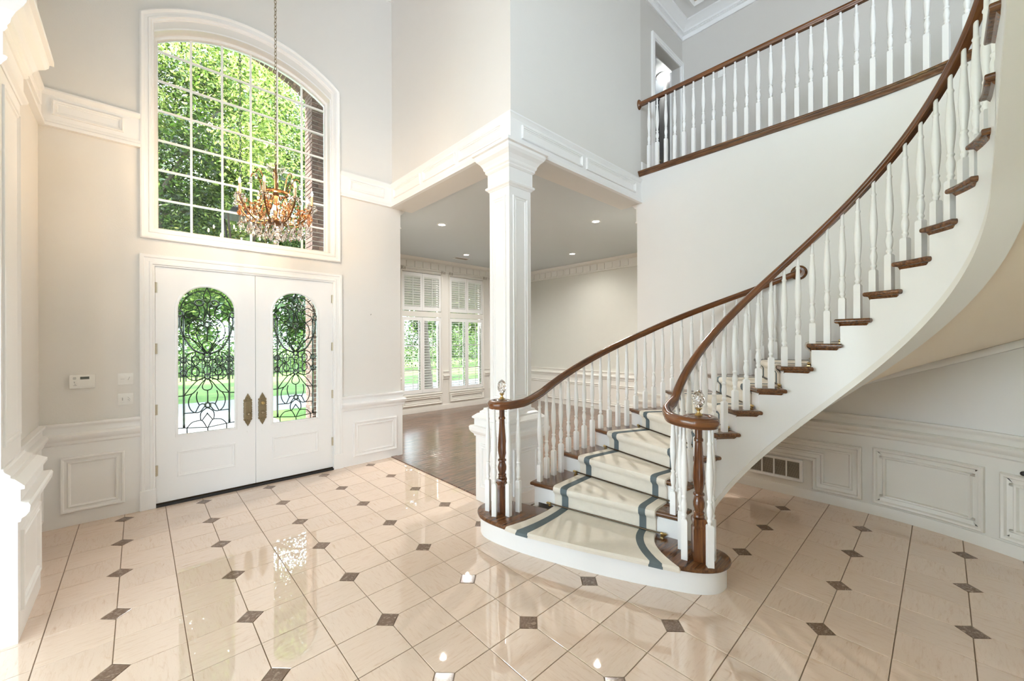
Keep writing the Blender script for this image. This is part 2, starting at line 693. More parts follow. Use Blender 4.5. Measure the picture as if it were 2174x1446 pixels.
AX0, AX1 = .118, 1.862
win_hole = [(AX0, 2.86)] + arch(AX0, AX1, 4.905, .285) + [(AX1, 2.86)]
outer = [(-.9, 0), (.118, 0), (.118, 2.49), (1.892, 2.49), (1.892, 0), (2.87, 0), (2.87, ZC), (-.9, ZC)]
wf = struct(poly_wall(wally(YF), outer, [win_hole], .24).build('wall_front', 'wall'), 'pale greige entrance wall with arched window over double doors', 'wall')
wl = struct(poly_wall(wallx(XL), [(2.0, 3.665), (4.0, 3.665), (4.0, 0), (YF + .2, 0), (YF + .2, ZC), (2.0, ZC)], [], .30).build('wall_left', 'wall'), 'pale left foyer wall beside the entrance doors', 'wall')
struct(MB().box(XL - .3, XL, -5.2, .9, 0, 3.665).build('wall_left_blocker', 'wall'), 'unseen left wall beside the viewer, added to block daylight', 'wall')  # added out of view to keep daylight from the area under the stair
mb = MB()
mb.box(XU, XU + .32, YU, YF, 3.665, ZC)
mb.box(XU + .32, 5.30, YU, YU + .32, 3.665, ZC)
struct(mb.build('wall_upper', 'wall'), 'tall off-white upper wall corner above the square column', 'wall')
struct(MB().box(2.55, 2.87, YF + .2, DY1 + .2, 0, 3.9).build('wall_dining_left', 'linen'), 'hidden left wall of the room beyond the column', 'wall')
dw_holes = []
DWIN = [(4.43, 5.47), (5.735, 6.79), (7.06, 8.11)]
holes = [[(x0, .45), (x0, 3.33), (x1, 3.33), (x1, .45)] for x0, x1 in DWIN]
struct(poly_wall(wally(DY1), [(2.55, 0), (DX1 + .2, 0), (DX1 + .2, 3.9), (2.55, 3.9)], holes, .2).build('wall_dining_front', 'cream'), 'cream panelled window wall of the room beyond the column', 'wall')
struct(MB().box(DX1, DX1 + .2, 2.8, DY1 + .2, 0, 3.9).build('wall_dining_right', 'linen'), 'grey-green papered wall of the room beyond the column', 'wall')
struct(MB().box(5.41, DX1 + .2, 2.79, 2.99, 0, 3.66).build('wall_dining_back', 'linen'), 'unseen back wall of the room beyond the column', 'wall')
struct(MB().box(2.76, DX1 + .2, 2.985, DY1 + .2, ZD, ZD + .2).build('ceiling_dining', 'ceil_grey'), 'flat pale grey ceiling of the room beyond the column', 'ceiling')
wpath = [(XW, 2.99), (XW, 2.2), (XW, 1.4), (XW, 1.0)] + arc_pts(RW + .003, 0, -PI / 2, 40) + [(1.5, CY - RW - .003), (-.6, CY - RW - .003)]
sp = [(o_, z) for o_, z in ((0, 0), (0, 4.085), (-.15, 4.085), (-.15, 0))]
struct(sweep(wpath, sp).build('wall_stair', 'wall2', smooth=True), 'smooth white wall curving behind the staircase up to the balcony', 'wall')
# gallery upstairs
gw = [(XW + .10, 4.098), (5.70, 4.098), (5.70, 6.235), (6.575, 6.235), (6.575, 4.098), (6.9, 4.098), (6.9, ZC), (XW + .04, ZC), (XW + .04, 4.098)]
struct(poly_wall(wally(YU), gw, [], .14).build('wall_gallery_end', 'wall_shade'), 'greige upstairs wall with the open white-cased doorway', 'wall')
struct(MB().box(6.67, 6.85, -6, YU, 4.0, ZC).build('wall_gallery', 'wall_shade'), 'greige upstairs hall wall behind the balcony balusters', 'wall')
gp = [(XW, 2.95)] + arc_pts(RW + .01, 0, -1.55, 30) + [(CX, -6), (6.7, -6), (6.7, 2.95)]
mb = MB()
tri = tessellate_polygon([[Vector((p[0], p[1], 0)) for p in gp]])
mb.add([(p[0], p[1], 4.098) for p in gp], tri)
mb.add([(p[0], p[1], 3.85) for p in gp], [tuple(reversed(t)) for t in tri])
struct(mb.build('floor_gallery', 'linen'), 'upstairs gallery floor behind the balcony balusters', 'floor')
struct(MB().box(-9, 6.9, -7, YF + .2, ZC, ZC + .2).build('ceiling', 'ceil'), 'high beige tray ceiling inside the white crown moulding', 'ceiling')
struct(MB().box(-9, XL - .3, 2.0, YF + .2, 3.9, 4.1).build('ceiling_left_blocker', 'white'), 'unseen white ceiling left of the foyer, added to block the sun', 'ceiling')  # added out of view so that sun from the left stays off the foyer
struct(poly_wall(lambda s_, z, o_: (s_, -5.0 + o_, z), [(-2.5, 0), (6.9, 0), (6.9, ZC), (-2.5, ZC)], [[(-2.3, .5), (-2.3, 6.6), (.1, 6.6), (.1, .5)]], .2).build('wall_back_blocker', 'wall'), 'unseen wall behind the viewer, added with a tall opening to limit sky light', 'wall')  # added blocker; its opening sets how much sky light enters from behind
mb = MB()
mb.box(-7.2, -7.0, 2.0, 5.9, 0, .75)
mb.box(-7.2, -7.0, 2.0, 5.9, 3.0, 3.9)
mb.box(-7.2, -7.0, -5.2, 2.0, 0, .75)
mb.box(-7.2, -7.0, -5.2, 2.0, 3.0, 4.6)
for y_ in (-5.2, -2.9, -.6, 1.7):
    mb.box(-7.2, -7.0, y_, y_ + .6, .75, ZC)
struct(mb.build('wall_left_room_blocker', 'wall'), 'unseen slotted wall left of the foyer, added to cut sky light', 'wall')  # added blocker; its gaps reduce sky light on the left-facing surfaces
# bedroom seen through the upstairs door
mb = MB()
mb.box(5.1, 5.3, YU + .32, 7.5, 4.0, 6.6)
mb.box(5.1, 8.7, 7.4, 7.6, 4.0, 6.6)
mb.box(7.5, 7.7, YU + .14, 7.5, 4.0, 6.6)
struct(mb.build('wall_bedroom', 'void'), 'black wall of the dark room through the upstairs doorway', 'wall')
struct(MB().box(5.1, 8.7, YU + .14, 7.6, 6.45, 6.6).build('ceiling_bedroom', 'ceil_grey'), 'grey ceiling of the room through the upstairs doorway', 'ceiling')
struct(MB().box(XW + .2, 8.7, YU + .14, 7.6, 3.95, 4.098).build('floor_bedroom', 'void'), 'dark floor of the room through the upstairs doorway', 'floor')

# ---- crown moulding with bead row at the high ceiling
tn = [0]


def trim(mb, label, mat='white', cat='trim', smooth=True):
    tn[0] += 1
    return struct(mb.build('trim_%d' % tn[0], mat, None, smooth), label, cat)


cpath = [(XL, 2.0), (XL, YF), (XU, YF), (XU, YU), (6.67, YU), (6.67, -5)]
cp = [(0, 6.70), (.018, 6.70), (.022, 6.715), (.012, 6.72), (.012, 6.775), (.03, 6.785), (.03, 6.80), (.045, 6.805), (.05, 6.83), (.075, 6.85), (.12, 6.885), (.15, 6.90), (.155, 6.92), (.30, 6.92), (.305, 6.905), (.335, 6.90), (.36, 6.93), (.36, 6.96), (0, 6.96)]
cr = trim(sweep(cpath, cp), 'deep white crown moulding with a bead row at the high ceiling', 'white', 'crown moulding')
mb = MB()
yy = YU - .02
x = XW
while x < 6.62:
    mb.lathe([(.001, -.011), (.010, -.005), (.010, .005), (.001, .011)], x, YU - .034, 6.79, 6)
    x += .034
y = YU - .05
while y > 0:
    mb.lathe([(.001, -.011), (.010, -.005), (.010, .005), (.001, .011)], 6.636, y, 6.79, 6)
    y -= .034
o = mb.build('bead_row', 'white', cr)
o['kind'] = 'stuff'

# ---- frieze band at first floor level, with raised panel mouldings
fz = [(0, 4.0), (.045, 4.0), (.045, 3.985), (.035, 3.975), (.028, 3.955), (.022, 3.95), (.022, 3.735), (.03, 3.73), (.034, 3.705), (.046, 3.695), (.046, 3.665), (0, 3.665)]
pm = [(0, .022), (.001, .040), (.010, .045), (.016, .036), (.024, .036), (.027, .028), (.034, .027), (.038, .022)]
f1 = trim(sweep([(XL, 2.0), (XL, YF), (.015, YF)], fz), 'white frieze band left of the arched window', 'white', 'frieze')
mould(wally(YF), rect(-.575, -.105, 3.775, 3.915), pm, True).build('panel_moulding', 'white', f1)
for s0, s1 in ((4.35, 5.35), (3.15, 4.2)):
    mould(wallx(XL), rect(s0, s1, 3.775, 3.915), pm, True, side=1).build('panel_moulding', 'white', f1)
f2 = trim(sweep([(1.99, YF), (XU, YF), (XU, YU), (XW + .02, YU)], fz), 'white frieze band wrapping the corner above the column', 'white', 'frieze')
mould(wally(YF), rect(2.11, 2.60, 3.775, 3.915), pm, True).build('panel_moulding', 'white', f2)
for s0, s1 in ((3.05, 3.80), (3.88, 4.60), (4.68, 5.42)):
    mould(wallx(XU, -1), rect(s0, s1, 3.775, 3.915), pm, True).build('panel_moulding', 'white', f2)
for s0, s1 in ((2.87, 3.88), (3.96, 5.10)):
    mould(wally(YU), rect(s0, s1, 3.775, 3.915), pm, True).build('panel_moulding', 'white', f2)

# ---- wainscots
wz = [(0, .955), (.042, .955), (.046, .945), (.042, .93), (.03, .92), (.024, .905), (.024, .865), (.05, .86), (.064, .845), (.064, .83), (.055, .81), (.036, .79), (.034, .765), (.022, .755), (.018, .75), (.018, 0), (0, 0)]
pf = [(0, .018), (.002, .038), (.010, .044), (.020, .042), (.028, .030), (.045, .026), (.054, .036), (.064, .032), (.070, .018)]
w1 = trim(sweep([(XL, 4.0), (XL, YF), (.008, YF)], wz), 'white panelled wainscot left of the entrance doors', 'white', 'wainscot')
mould(wally(YF), rect(-.535, -.105, .125, .64), pf, True).build('panel_moulding', 'white', w1)
mould(wallx(XL), rect(4.38, 5.38, .125, .64), pf, True, side=1).build('panel_moulding', 'white', w1)
w2 = trim(sweep([(1.985, YF), (2.87, YF), (2.87, DY1 - .05)], wz), 'white panelled wainscot right of the entrance doors', 'white', 'wainscot')
mould(wally(YF), rect(2.15, 2.79, .115, .60), pf, True).build('panel_moulding', 'white', w2)
# stair wall wainscot
w3 = trim(sweep(wpath, wz), 'cream panelled wainscot running under the curving stair', 'cream', 'wainscot')
LEN = [0]
for p, q in zip(wpath, wpath[1:]):
    LEN.append(LEN[-1] + math.hypot(q[0] - p[0], q[1] - p[1]))


def stairwall(s, z, o):
    k = 0
    while k < len(LEN) - 2 and LEN[k + 1] < s:
        k += 1
    t = (s - LEN[k]) / (LEN[k + 1] - LEN[k])
    p, q = wpath[k], wpath[k + 1]
    dx, dy = q[0] - p[0], q[1] - p[1]
    l = math.hypot(dx, dy)
    return (p[0] + dx * t + o * dy / l, p[1] + dy * t - o * dx / l, z)


S0 = 2.99 - CY                              # arc length where the curve starts
base = sweep(wpath, [(0, .10), (.026, .10), (.03, .09), (.03, 0), (0, 0)]).build('base_board', 'cream', w3, True)
pw_ = [(0, .018), (.002, .046), (.012, .056), (.028, .052), (.038, .034), (.07, .026), (.080, .042), (.092, .040), (.100, .018)]
sB0, sB1 = S0 + RW * .067, S0 + RW * .411
sA1, sA0 = S0 + RW * .029, 2.99 - 1.50
# panel A steps around the register
ptsA = [(sA0, .42), (sA0, .64)] + [(sA0 + (sA1 - sA0) * k / 10, .64) for k in range(1, 10)] + [(sA1, .64), (sA1, .12), (2.99 - .94, .12), (2.99 - .94, .42)]
mould(stairwall, ptsA, pw_, True).build('panel_moulding', 'cream', w3, True)
mould(stairwall, rect(sB0, sB1, .12, .66, 14), pw_, True).build('panel_moulding', 'cream', w3, True)
mould(stairwall, rect(S0 + RW * .452, S0 + RW * .80, .12, .65, 14), pw_, True).build('panel_moulding', 'cream', w3, True)
mould(stairwall, rect(.15, 1.2, .12, .64, 1), pw_, True).build('panel_moulding', 'cream', w3, True)
# dining wainscots
w4 = trim(sweep([(DX1, DY1), (DX1, 2.99), (5.41, 2.99)], wz), 'pale wainscot along the papered wall beyond the staircase', 'cream', 'wainscot')
for s0, s1 in ((7.0, 8.2), (5.65, 6.85), (4.3, 5.5), (3.1, 4.15)):
    mould(wallx(DX1, -1), rect(s0, s1, .14, .64), pf, True).build('panel_moulding', 'cream', w4)
w5 = None
wd = trim(sweep([(2.87, DY1), (DX1, DY1)], [(0, .12), (.02, .12), (.024, .1), (.024, 0), (0, 0)]), 'cream base moulding and aprons under the shuttered windows', 'cream', 'wainscot')
for x0, x1 in DWIN:
    mould(wally(DY1), rect(x0 - .02, x1 + .02, .17, .38), pf[:], True).build('panel_moulding', 'cream', wd)
edges = [3.2] + [v for w in DWIN for v in w] + [DX1]
for x0, x1 in zip(edges[0::2], edges[1::2]):
    x0, x1 = x0 + .045, x1 - .045
    if x1 - x0 > .05:
        sweep([(x0, DY1), (x1, DY1)], wz[:-2] + [(0, .75)]).build('cap_moulding', 'cream', wd)
# dining crown frieze with square panels
dc = [(0, 3.40), (.03, 3.40), (.034, 3.415), (.02, 3.425), (.02, 3.60), (.045, 3.615), (.06, 3.635), (.085, 3.66), (.09, 3.69), (0, 3.69)]
dcr = trim(sweep([(2.87, YF + .03), (2.87, DY1), (DX1, DY1), (DX1, 2.99), (5.27, 2.99)], dc), 'white crown frieze with small square panels around the far room', 'cream', 'crown moulding')
sq = slab([(-.08, -.022), (.08, -.022), (.08, 0), (-.08, 0)], 0, .145, .006, 1)
sqm = sq.mesh('block', 'cream')
x = 3.1
while x < DX1 - .1:
    link('block', sqm, dcr, (x, DY1 - .02, 3.438))
    x += .215
y = DY1 - .22
while y > 3.1:
    link('block', sqm, dcr, (DX1 - .02, y, 3.438), -PI / 2)
    y -= .215
# baseboard strip of upstairs hall
b1 = sweep([(XW + .05, YU), (5.62, YU)], [(0, 4.28), (.012, 4.28), (.02, 4.26), (.02, 4.098), (0, 4.098)]).build('baseboard_gallery', 'white')
struct(b1, 'short white baseboard at the upstairs wall by the first baluster', 'baseboard')

# ================================================================== WINDOW, DOORS
# ---- arched window over the doors
YG = YF + .13
cas = [(0, 0), (0, .03), (.012, .036), (.03, .03), (.036, .022), (.062, .022), (.068, .03), (.085, .03), (.092, .018), (.105, .016), (.112, .0)]


def arch_loop(i, lo):
    """clockwise loop inset by i from the casing's outer edge."""
    x0, x1 = .012 + i, 1.985 - i
    hw, rise = (x1 - x0) / 2, .345 - i * .4
    return [(x0, lo + i)] + arch(x0, x1, 5.05 - i * .62, rise) + [(x1, lo + i)]


win = struct(mould(wally(YF), arch_loop(0, 2.765), cas, True).build('window_1', 'white', None, True), 'tall arched white grid window above the entrance doors', 'window')
rev = MB()
lp = [(AX0, 2.86)] + arch(AX0, AX1, 4.905, .285) + [(AX1, 2.86)]
mould(wally(YF), lp, [(-.012, .006), (.004, .006), (.004, -.20), (-.012, -.20)], True, mb=rev)
rev.build('reveal', 'white', win, True)
GX0, GX1, GZ0 = .148, 1.832, 2.905
gl_arch = arch(GX0, GX1, 4.880, .272, 60)


def az(x):
    return float(np.interp(x, [p[0] for p in gl_arch], [p[1] for p in gl_arch]))


fr = MB()
mould(wally(YG), [(GX0, GZ0)] + gl_arch + [(GX1, GZ0)], [(-.035, -.03), (-.035, .03), (-.004, .03), (.006, .012), (.006, -.02)], True, mb=fr)
fr.build('sash_frame', 'white', win, True)
cxs = [GX0 + (GX1 - GX0) * k / 6 for k in range(7)]
czs = [GZ0, 3.216, 3.531, 3.846, 4.161, 4.476, 4.791]
for x in cxs[1:-1]:
    MB().box(x - .010, x + .010, YG - .012, YG + .012, GZ0, az(x) + .005).build('muntin', 'white', win)
for z in czs[1:]:
    MB().box(GX0, GX1, YG - .011, YG + .011, z - .010, z + .010).build('muntin', 'white', win)
for i in range(6):
    for j in range(7):
        x0, x1 = cxs[i], cxs[i + 1]
        z0 = czs[j]
        if j < 6:
            poly = [(x0, z0), (x1, z0), (x1, czs[j + 1]), (x0, czs[j + 1])]
        else:
            poly = [(x0, z0), (x1, z0)] + [(x1 + (x0 - x1) * k / 5, az(x1 + (x0 - x1) * k / 5)) for k in range(6)]
        MB().rings([[(p[0], YG - .001, p[1]) for p in poly], [(p[0], YG + .001, p[1]) for p in poly]]).build('pane', 'glass', win)

# ---- door casing and doors
dcz = [(0, 0), (0, .03), (.012, .036), (.03, .032), (.036, .024), (.07, .022), (.076, .028), (.095, .028), (.102, .016), (.114, .014), (.116, -.02)]
dc_ = trim(mould(wally(YF), [(.006, .19), (.006, 2.602), (2.004, 2.602), (2.004, .19)], dcz, False), 'white moulded casing around the entrance doors', 'white', 'door casing')
for x0, x1 in ((.002, .124), (1.886, 2.008)):
    slab([(x0, YF - .042), (x1, YF - .042), (x1, YF + .02), (x0, YF + .02)], 0, .20, .004).build('plinth_block', 'white', dc_)
mb = MB()
mb.box(.118, .1225, YF + .005, YF + .2, 0, 2.49)
mb.box(1.8875, 1.892, YF + .005, YF + .2, 0, 2.49)
mb.box(.118, 1.892, YF + .005, YF + .2, 2.485, 2.4905)
mb.build('jamb', 'white', dc_)
sl = trim(MB().box(.124, 1.886, YF - .035, YF + .26, 0, .022), 'black door sill under the entrance doors', 'black', 'threshold')
MB().box(.126, 1.884, YF + .0, YF + .03, .022, .034).build('weather_strip', 'bronze', sl)

CAME = [(0,[(2,2307),(-21,2249),(-32,2195),(-19,2154),(2,2128)]),(0,[(-232,2046),(-212,2118),(-174,2185),(-123,2234),(-61,2262),(-23,2262)]),(1,[(-32,2136),(-43,2112),(-70,2102),(-96,2109),(-107,2131),(-96,2154),(-70,2165),(-43,2157)]),(0,[(2,2128),(1,2044)]),(0,[(-203,2095),(-144,2129),(-95,2099),(-91,2066),(-134,2047),(-190,2009),(-155,1963),(-116,1949),(-78,1981),(-67,2037),(-88,2097)]),(0,[(-43,2112),(-22,2074),(-20,2017),(-33,1946)]),(0,[(1,2044),(-14,2000),(-31,1946),(1,1950)]),(1,[(-207,2011),(-214,1990),(-232,1981),(-249,1989),(-256,2009),(-249,2030),(-232,2040),(-214,2032)]),(0,[(-23,1904),(-41,1933),(-72,1945),(-122,1941),(-95,1905),(-71,1886),(-43,1885),(-23,1893)]),(1,[(26,1899),(18,1877),(1,1867),(-16,1876),(-23,1897),(-16,1919),(1,1929),(18,1920)]),(0,[(-124,1938),(-153,1888),(-163,1823),(-150,1758),(-109,1703),(-63,1639),(-19,1575)]),(0,[(-78,1884),(-93,1847),(-97,1791),(-78,1729),(-47,1663),(-12,1583)]),(0,[(-235,1978),(-235,1898),(-213,1796),(-175,1706),(-125,1627),(-73,1592),(-25,1573)]),(0,[(-197,1760),(-145,1741),(-84,1692),(-42,1628),(-6,1577)]),(0,[(0,1579),(-23,1615),(-42,1652),(-40,1685),(-21,1708),(1,1714)]),(0,[(1,1867),(1,1714)]),(1,[(24,1558),(17,1539),(0,1532),(-16,1540),(-23,1559),(-16,1578),(0,1585),(17,1577)]),(0,[(-186,1531),(-156,1573),(-104,1594),(-53,1580),(-21,1554)]),(0,[(-186,1344),(-156,1303),(-105,1283),(-53,1293),(-20,1320)]),(1,[(-179,1508),(-186,1488),(-204,1480),(-222,1489),(-229,1510),(-222,1529),(-204,1537),(-186,1528)]),(1,[(-179,1367),(-187,1347),(-204,1340),(-222,1349),(-229,1370),(-222,1389),(-204,1397),(-187,1387)]),(0,[(-120,1442),(-89,1453),(-72,1488),(-74,1528),(-94,1548),(-120,1546),(-133,1520),(-130,1486),(-105,1446)]),(0,[(-120,1442),(-86,1416),(-71,1379),(-77,1344),(-103,1335),(-127,1353),(-133,1387),(-115,1434)]),(0,[(-179,1499),(-154,1461),(-120,1442),(-154,1422),(-179,1377)]),(0,[(-23,1543),(-31,1509),(-18,1477),(-18,1440),(-32,1401),(-22,1344)]),(0,[(-18,1477),(0,1476)]),(0,[(-18,1440),(0,1439)]),(0,[(-251,1512),(-229,1511)]),(0,[(-72,1511),(-31,1509)]),(0,[(-251,1371),(-229,1370)]),(0,[(-71,1371),(-30,1369)]),(0,[(-104,1594),(-105,1548)]),(0,[(-103,1335),(-101,1282)]),(1,[(25,1321),(18,1303),(2,1296),(-15,1305),(-22,1324),(-15,1343),(2,1350),(18,1341)]),(0,[(-17,1307),(-74,1290),(-131,1230),(-172,1168),(-192,1131),(-147,1136),(-111,1153)]),(0,[(-11,1298),(-53,1246),(-90,1187),(-131,1137)]),(0,[(-7,1298),(-27,1261),(-43,1216),(-33,1181),(1,1165)]),(0,[(-136,1135),(-157,1089),(-162,1028),(-142,964),(-106,933),(-63,938),(-33,980),(-18,996)]),(0,[(-85,1160),(-95,1113),(-89,1060),(-70,1008)]),(0,[(-18,1012),(-44,1022),(-70,1008),(-88,970),(-104,933)]),(0,[(3,1164),(4,1031)]),(1,[(27,1001),(20,982),(4,977),(-12,986),(-18,1006),(-12,1024),(4,1030),(20,1020)]),(0,[(-1,976),(-33,953),(-56,924),(-61,875),(-50,839),(-21,880),(4,917)]),(0,[(-178,774),(-137,825),(-96,839),(-50,839),(-25,801),(-6,756)]),(0,[(-202,1996),(-202,1513),(-202,1132),(-201,777)]),(0,[(-250,1762),(-200,1761)]),(0,[(-251,1123),(-192,1125)]),(0,[(-200,935),(-104,933)]),(0,[(-249,782),(-176,777),(3,756)]),(0,[(-175,777),(-175,706)]),(0,[(3,756),(4,709)]),(0,[(-178,2236),(-146,2205)])]


def came_paths(cx):
    out = []
    for cl, pts in CAME:
        for sgn in (1, -1):
            p = [(cx + sgn * x / 1000, z / 1000) for x, z in pts]
            if all(abs(x) < 8 for x, z in pts) and sgn < 0:
                continue
            if max(abs(x) for x, z in pts) < 30 and cl and sgn < 0:
                continue
            q = spline(p, 5, bool(cl)) if len(p) > 2 else p
            out.append((cl, q))
    return out


def door(nm, x0, x1, gx0, gx1, cat_label, hx, kx, knobz):
    cx = (gx0 + gx1) / 2
    hole = [(gx0, .715)] + arch(gx0, gx1, 2.062, .25, 22) + [(gx1, .715)]
    d = struct(poly_wall(wally(YF + .004), [(x0, .034), (x1, .034), (x1, 2.484), (x0, 2.484)], [hole], .05).build(nm, 'white'), cat_label, 'door')
    mould(wally(YF + .004), hole, [(-.022, -.001), (-.020, .006), (-.006, .010), (.004, .004), (.006, -.02)], True).build('glass_stop', 'white', d, True)
    pnl = [(0, -.001), (.003, .007), (.012, .008), (.02, .003), (.03, .003), (.034, -.001)]
    mould(wally(YF + .004), rect(gx0 - .006, gx1 + .004, .272, .545), pnl, True).build('panel_moulding', 'white', d)
    YD = YF + .026
    gp_ = MB().rings([[(p[0], YD - .002, p[1]) for p in hole], [(p[0], YD + .002, p[1]) for p in hole]])
    gp_.build('glass_panel', 'lglass', d)
    ld, bv = MB(), MB()
    for cl, q in came_paths(cx):
        q3 = [(min(max(p[0], gx0), gx1), YD - .004, p[1]) for p in q]
        ld.tube(q3, .0056, 6, bool(cl))
        if len(q) > 2:
            bv.tube([(p[0], YD - .0035, p[2]) for p in q3], .0105, 6, bool(cl), .16)
    hq = [(p[0] + (cx - p[0]) * .004, YD - .004, p[1]) for p in hole]
    ld.tube(hq, .004, 6, True)
    ld.build('leading', 'lead', d, 2)
    bv.build('glass_bevels', 'bevel', d, 2)
    # escutcheon
    zc = .908
    pts = [(0, .192), (.010, .172), (.022, .150), (.027, .128), (.040, .122), (.044, .108), (.038, .096), (.043, .070), (.038, .045), (.043, .02), (.039, 0)]
    half = pts + [(x, -z) for x, z in reversed(pts[:-1])]
    outl = half + [(-x, z) for x, z in reversed(half[1:-1])]
    ol = [(hx + x, zc + z) for x, z in outl]
    pl = MB().rings([[(p[0], YF + .004 - q_, p[1]) for p in [(hx + (x - hx) * k, zc + (z - zc) * k) for x, z in ol]] for k, q_ in ((1, 0), (1, .004), (.93, .008))])
    pl = pl.build('escutcheon', 'antique', d)
    MB().rings([[(hx + s_ * w, YF + .004 - q_, zc + t_ * hgt) for s_, t_ in ((-1, -1), (-1, 1), (1, 1), (1, -1))] for w, hgt, q_ in ((.034, .096, .006), (.034, .096, .014), (.029, .091, .015), (.028, .09, .011))]).build('raised_plate', 'antique', pl)
    orn = MB()
    for sg in (1, -1):
        for k, (ox, oz, rr_) in enumerate([(0, .178, .008), (-.011, .158, .008), (.011, .158, .008), (-.02, .136, .009), (.02, .136, .009), (0, .146, .010), (-.032, .112, .010), (.032, .112, .010), (0, .118, .012), (-.014, .116, .008), (.014, .116, .008)]):
            orn.add(*ball(hx + ox, YF - .004, zc + sg * oz, rr_, .6))
    for k in range(7):
        for sg in (1, -1):
            orn.add(*ball(hx + sg * .039, YF - .004, zc - .08 + k * .0267, .006, .7))
    orn.build('scroll_ornament', 'antique', pl, True)
    for kz in knobz:
        kb = MB()
        kb.rings([[(kx + r_ * cos(2 * PI * i / 14), YF - y_, kz + r_ * sin(2 * PI * i / 14)) for i in range(14)] for r_, y_ in ((.016, .008), (.010, .014), (.009, .026), (.016, .032), (.019, .042), (.014, .05), (.004, .053))])
        kb.build('knob', 'brass' if kz > .95 else 'antique', pl, True)
    st = MB()
    st.rings([[(hx + r_ * cos(2 * PI * i / 10), YF + .004 - y_, .655 + r_ * sin(2 * PI * i / 10)) for i in range(10)] for r_, y_ in ((.012, 0), (.012, .005), (.008, .007))])
    st.build('bolt_cover', 'white', d, True)
    return d


def ball(x, y, z, r, fl=1.0, n=6, k=4):
    v, f = [], []
    for j in range(1, k):
        t = PI * j / k
        for i in range(n):
            u = 2 * PI * i / n
            v.append((x + r * sin(t) * cos(u), y + r * fl * sin(t) * sin(u), z + r * cos(t)))
    b = len(v)
    v += [(x, y, z + r), (x, y, z - r)]
    for j in range(k - 2):
        for i in range(n):
            f.append((j * n + i, j * n + (i + 1) % n, (j + 1) * n + (i + 1) % n, (j + 1) * n + i))
    for i in range(n):
        f.append((b, (i + 1) % n, i))
        f.append((b + 1, (k - 2) * n + i, (k - 2) * n + (i + 1) % n))
    return v, f


d1 = door('door_1', .1235, 1.0055, .300, .806, 'white entrance door with leaded glass, the larger-looking left leaf', .929, .934, (.862,))
d2 = door('door_2', 1.0105, 1.8865, 1.187, 1.699, 'white entrance door with leaded glass and deadbolt, the right leaf', 1.076, 1.076, (.975, .862))
hg = MB()
for k in range(5):
    hg.lathe([(.0075, .001), (.0075, .021)], 0, 0, -.055 + k * .022, 8)
hg.box(-.016, .016, .004, .0065, -.054, .054)
hm = hg.mesh('hinge', 'hinge', True)
for d, x in ((d1, .1245), (d2, 1.8855)):
    for z in (2.268, 1.636, 1.004, .374):
        link('hinge', hm, d, (x, YF - .008, z))

# ---- shuttered windows of the far room
def louvre_mesh(w):
    prof = [(-.03, 0), (-.018, .0045), (0, .0055), (.018, .0045), (.03, 0), (.018, -.0045), (0, -.0055), (-.018, -.0045)]
    return MB().rings([[(x, p[0], p[1]) for p in prof] for x in (-w / 2, w / 2)]).mesh('louvre', 'white', True)


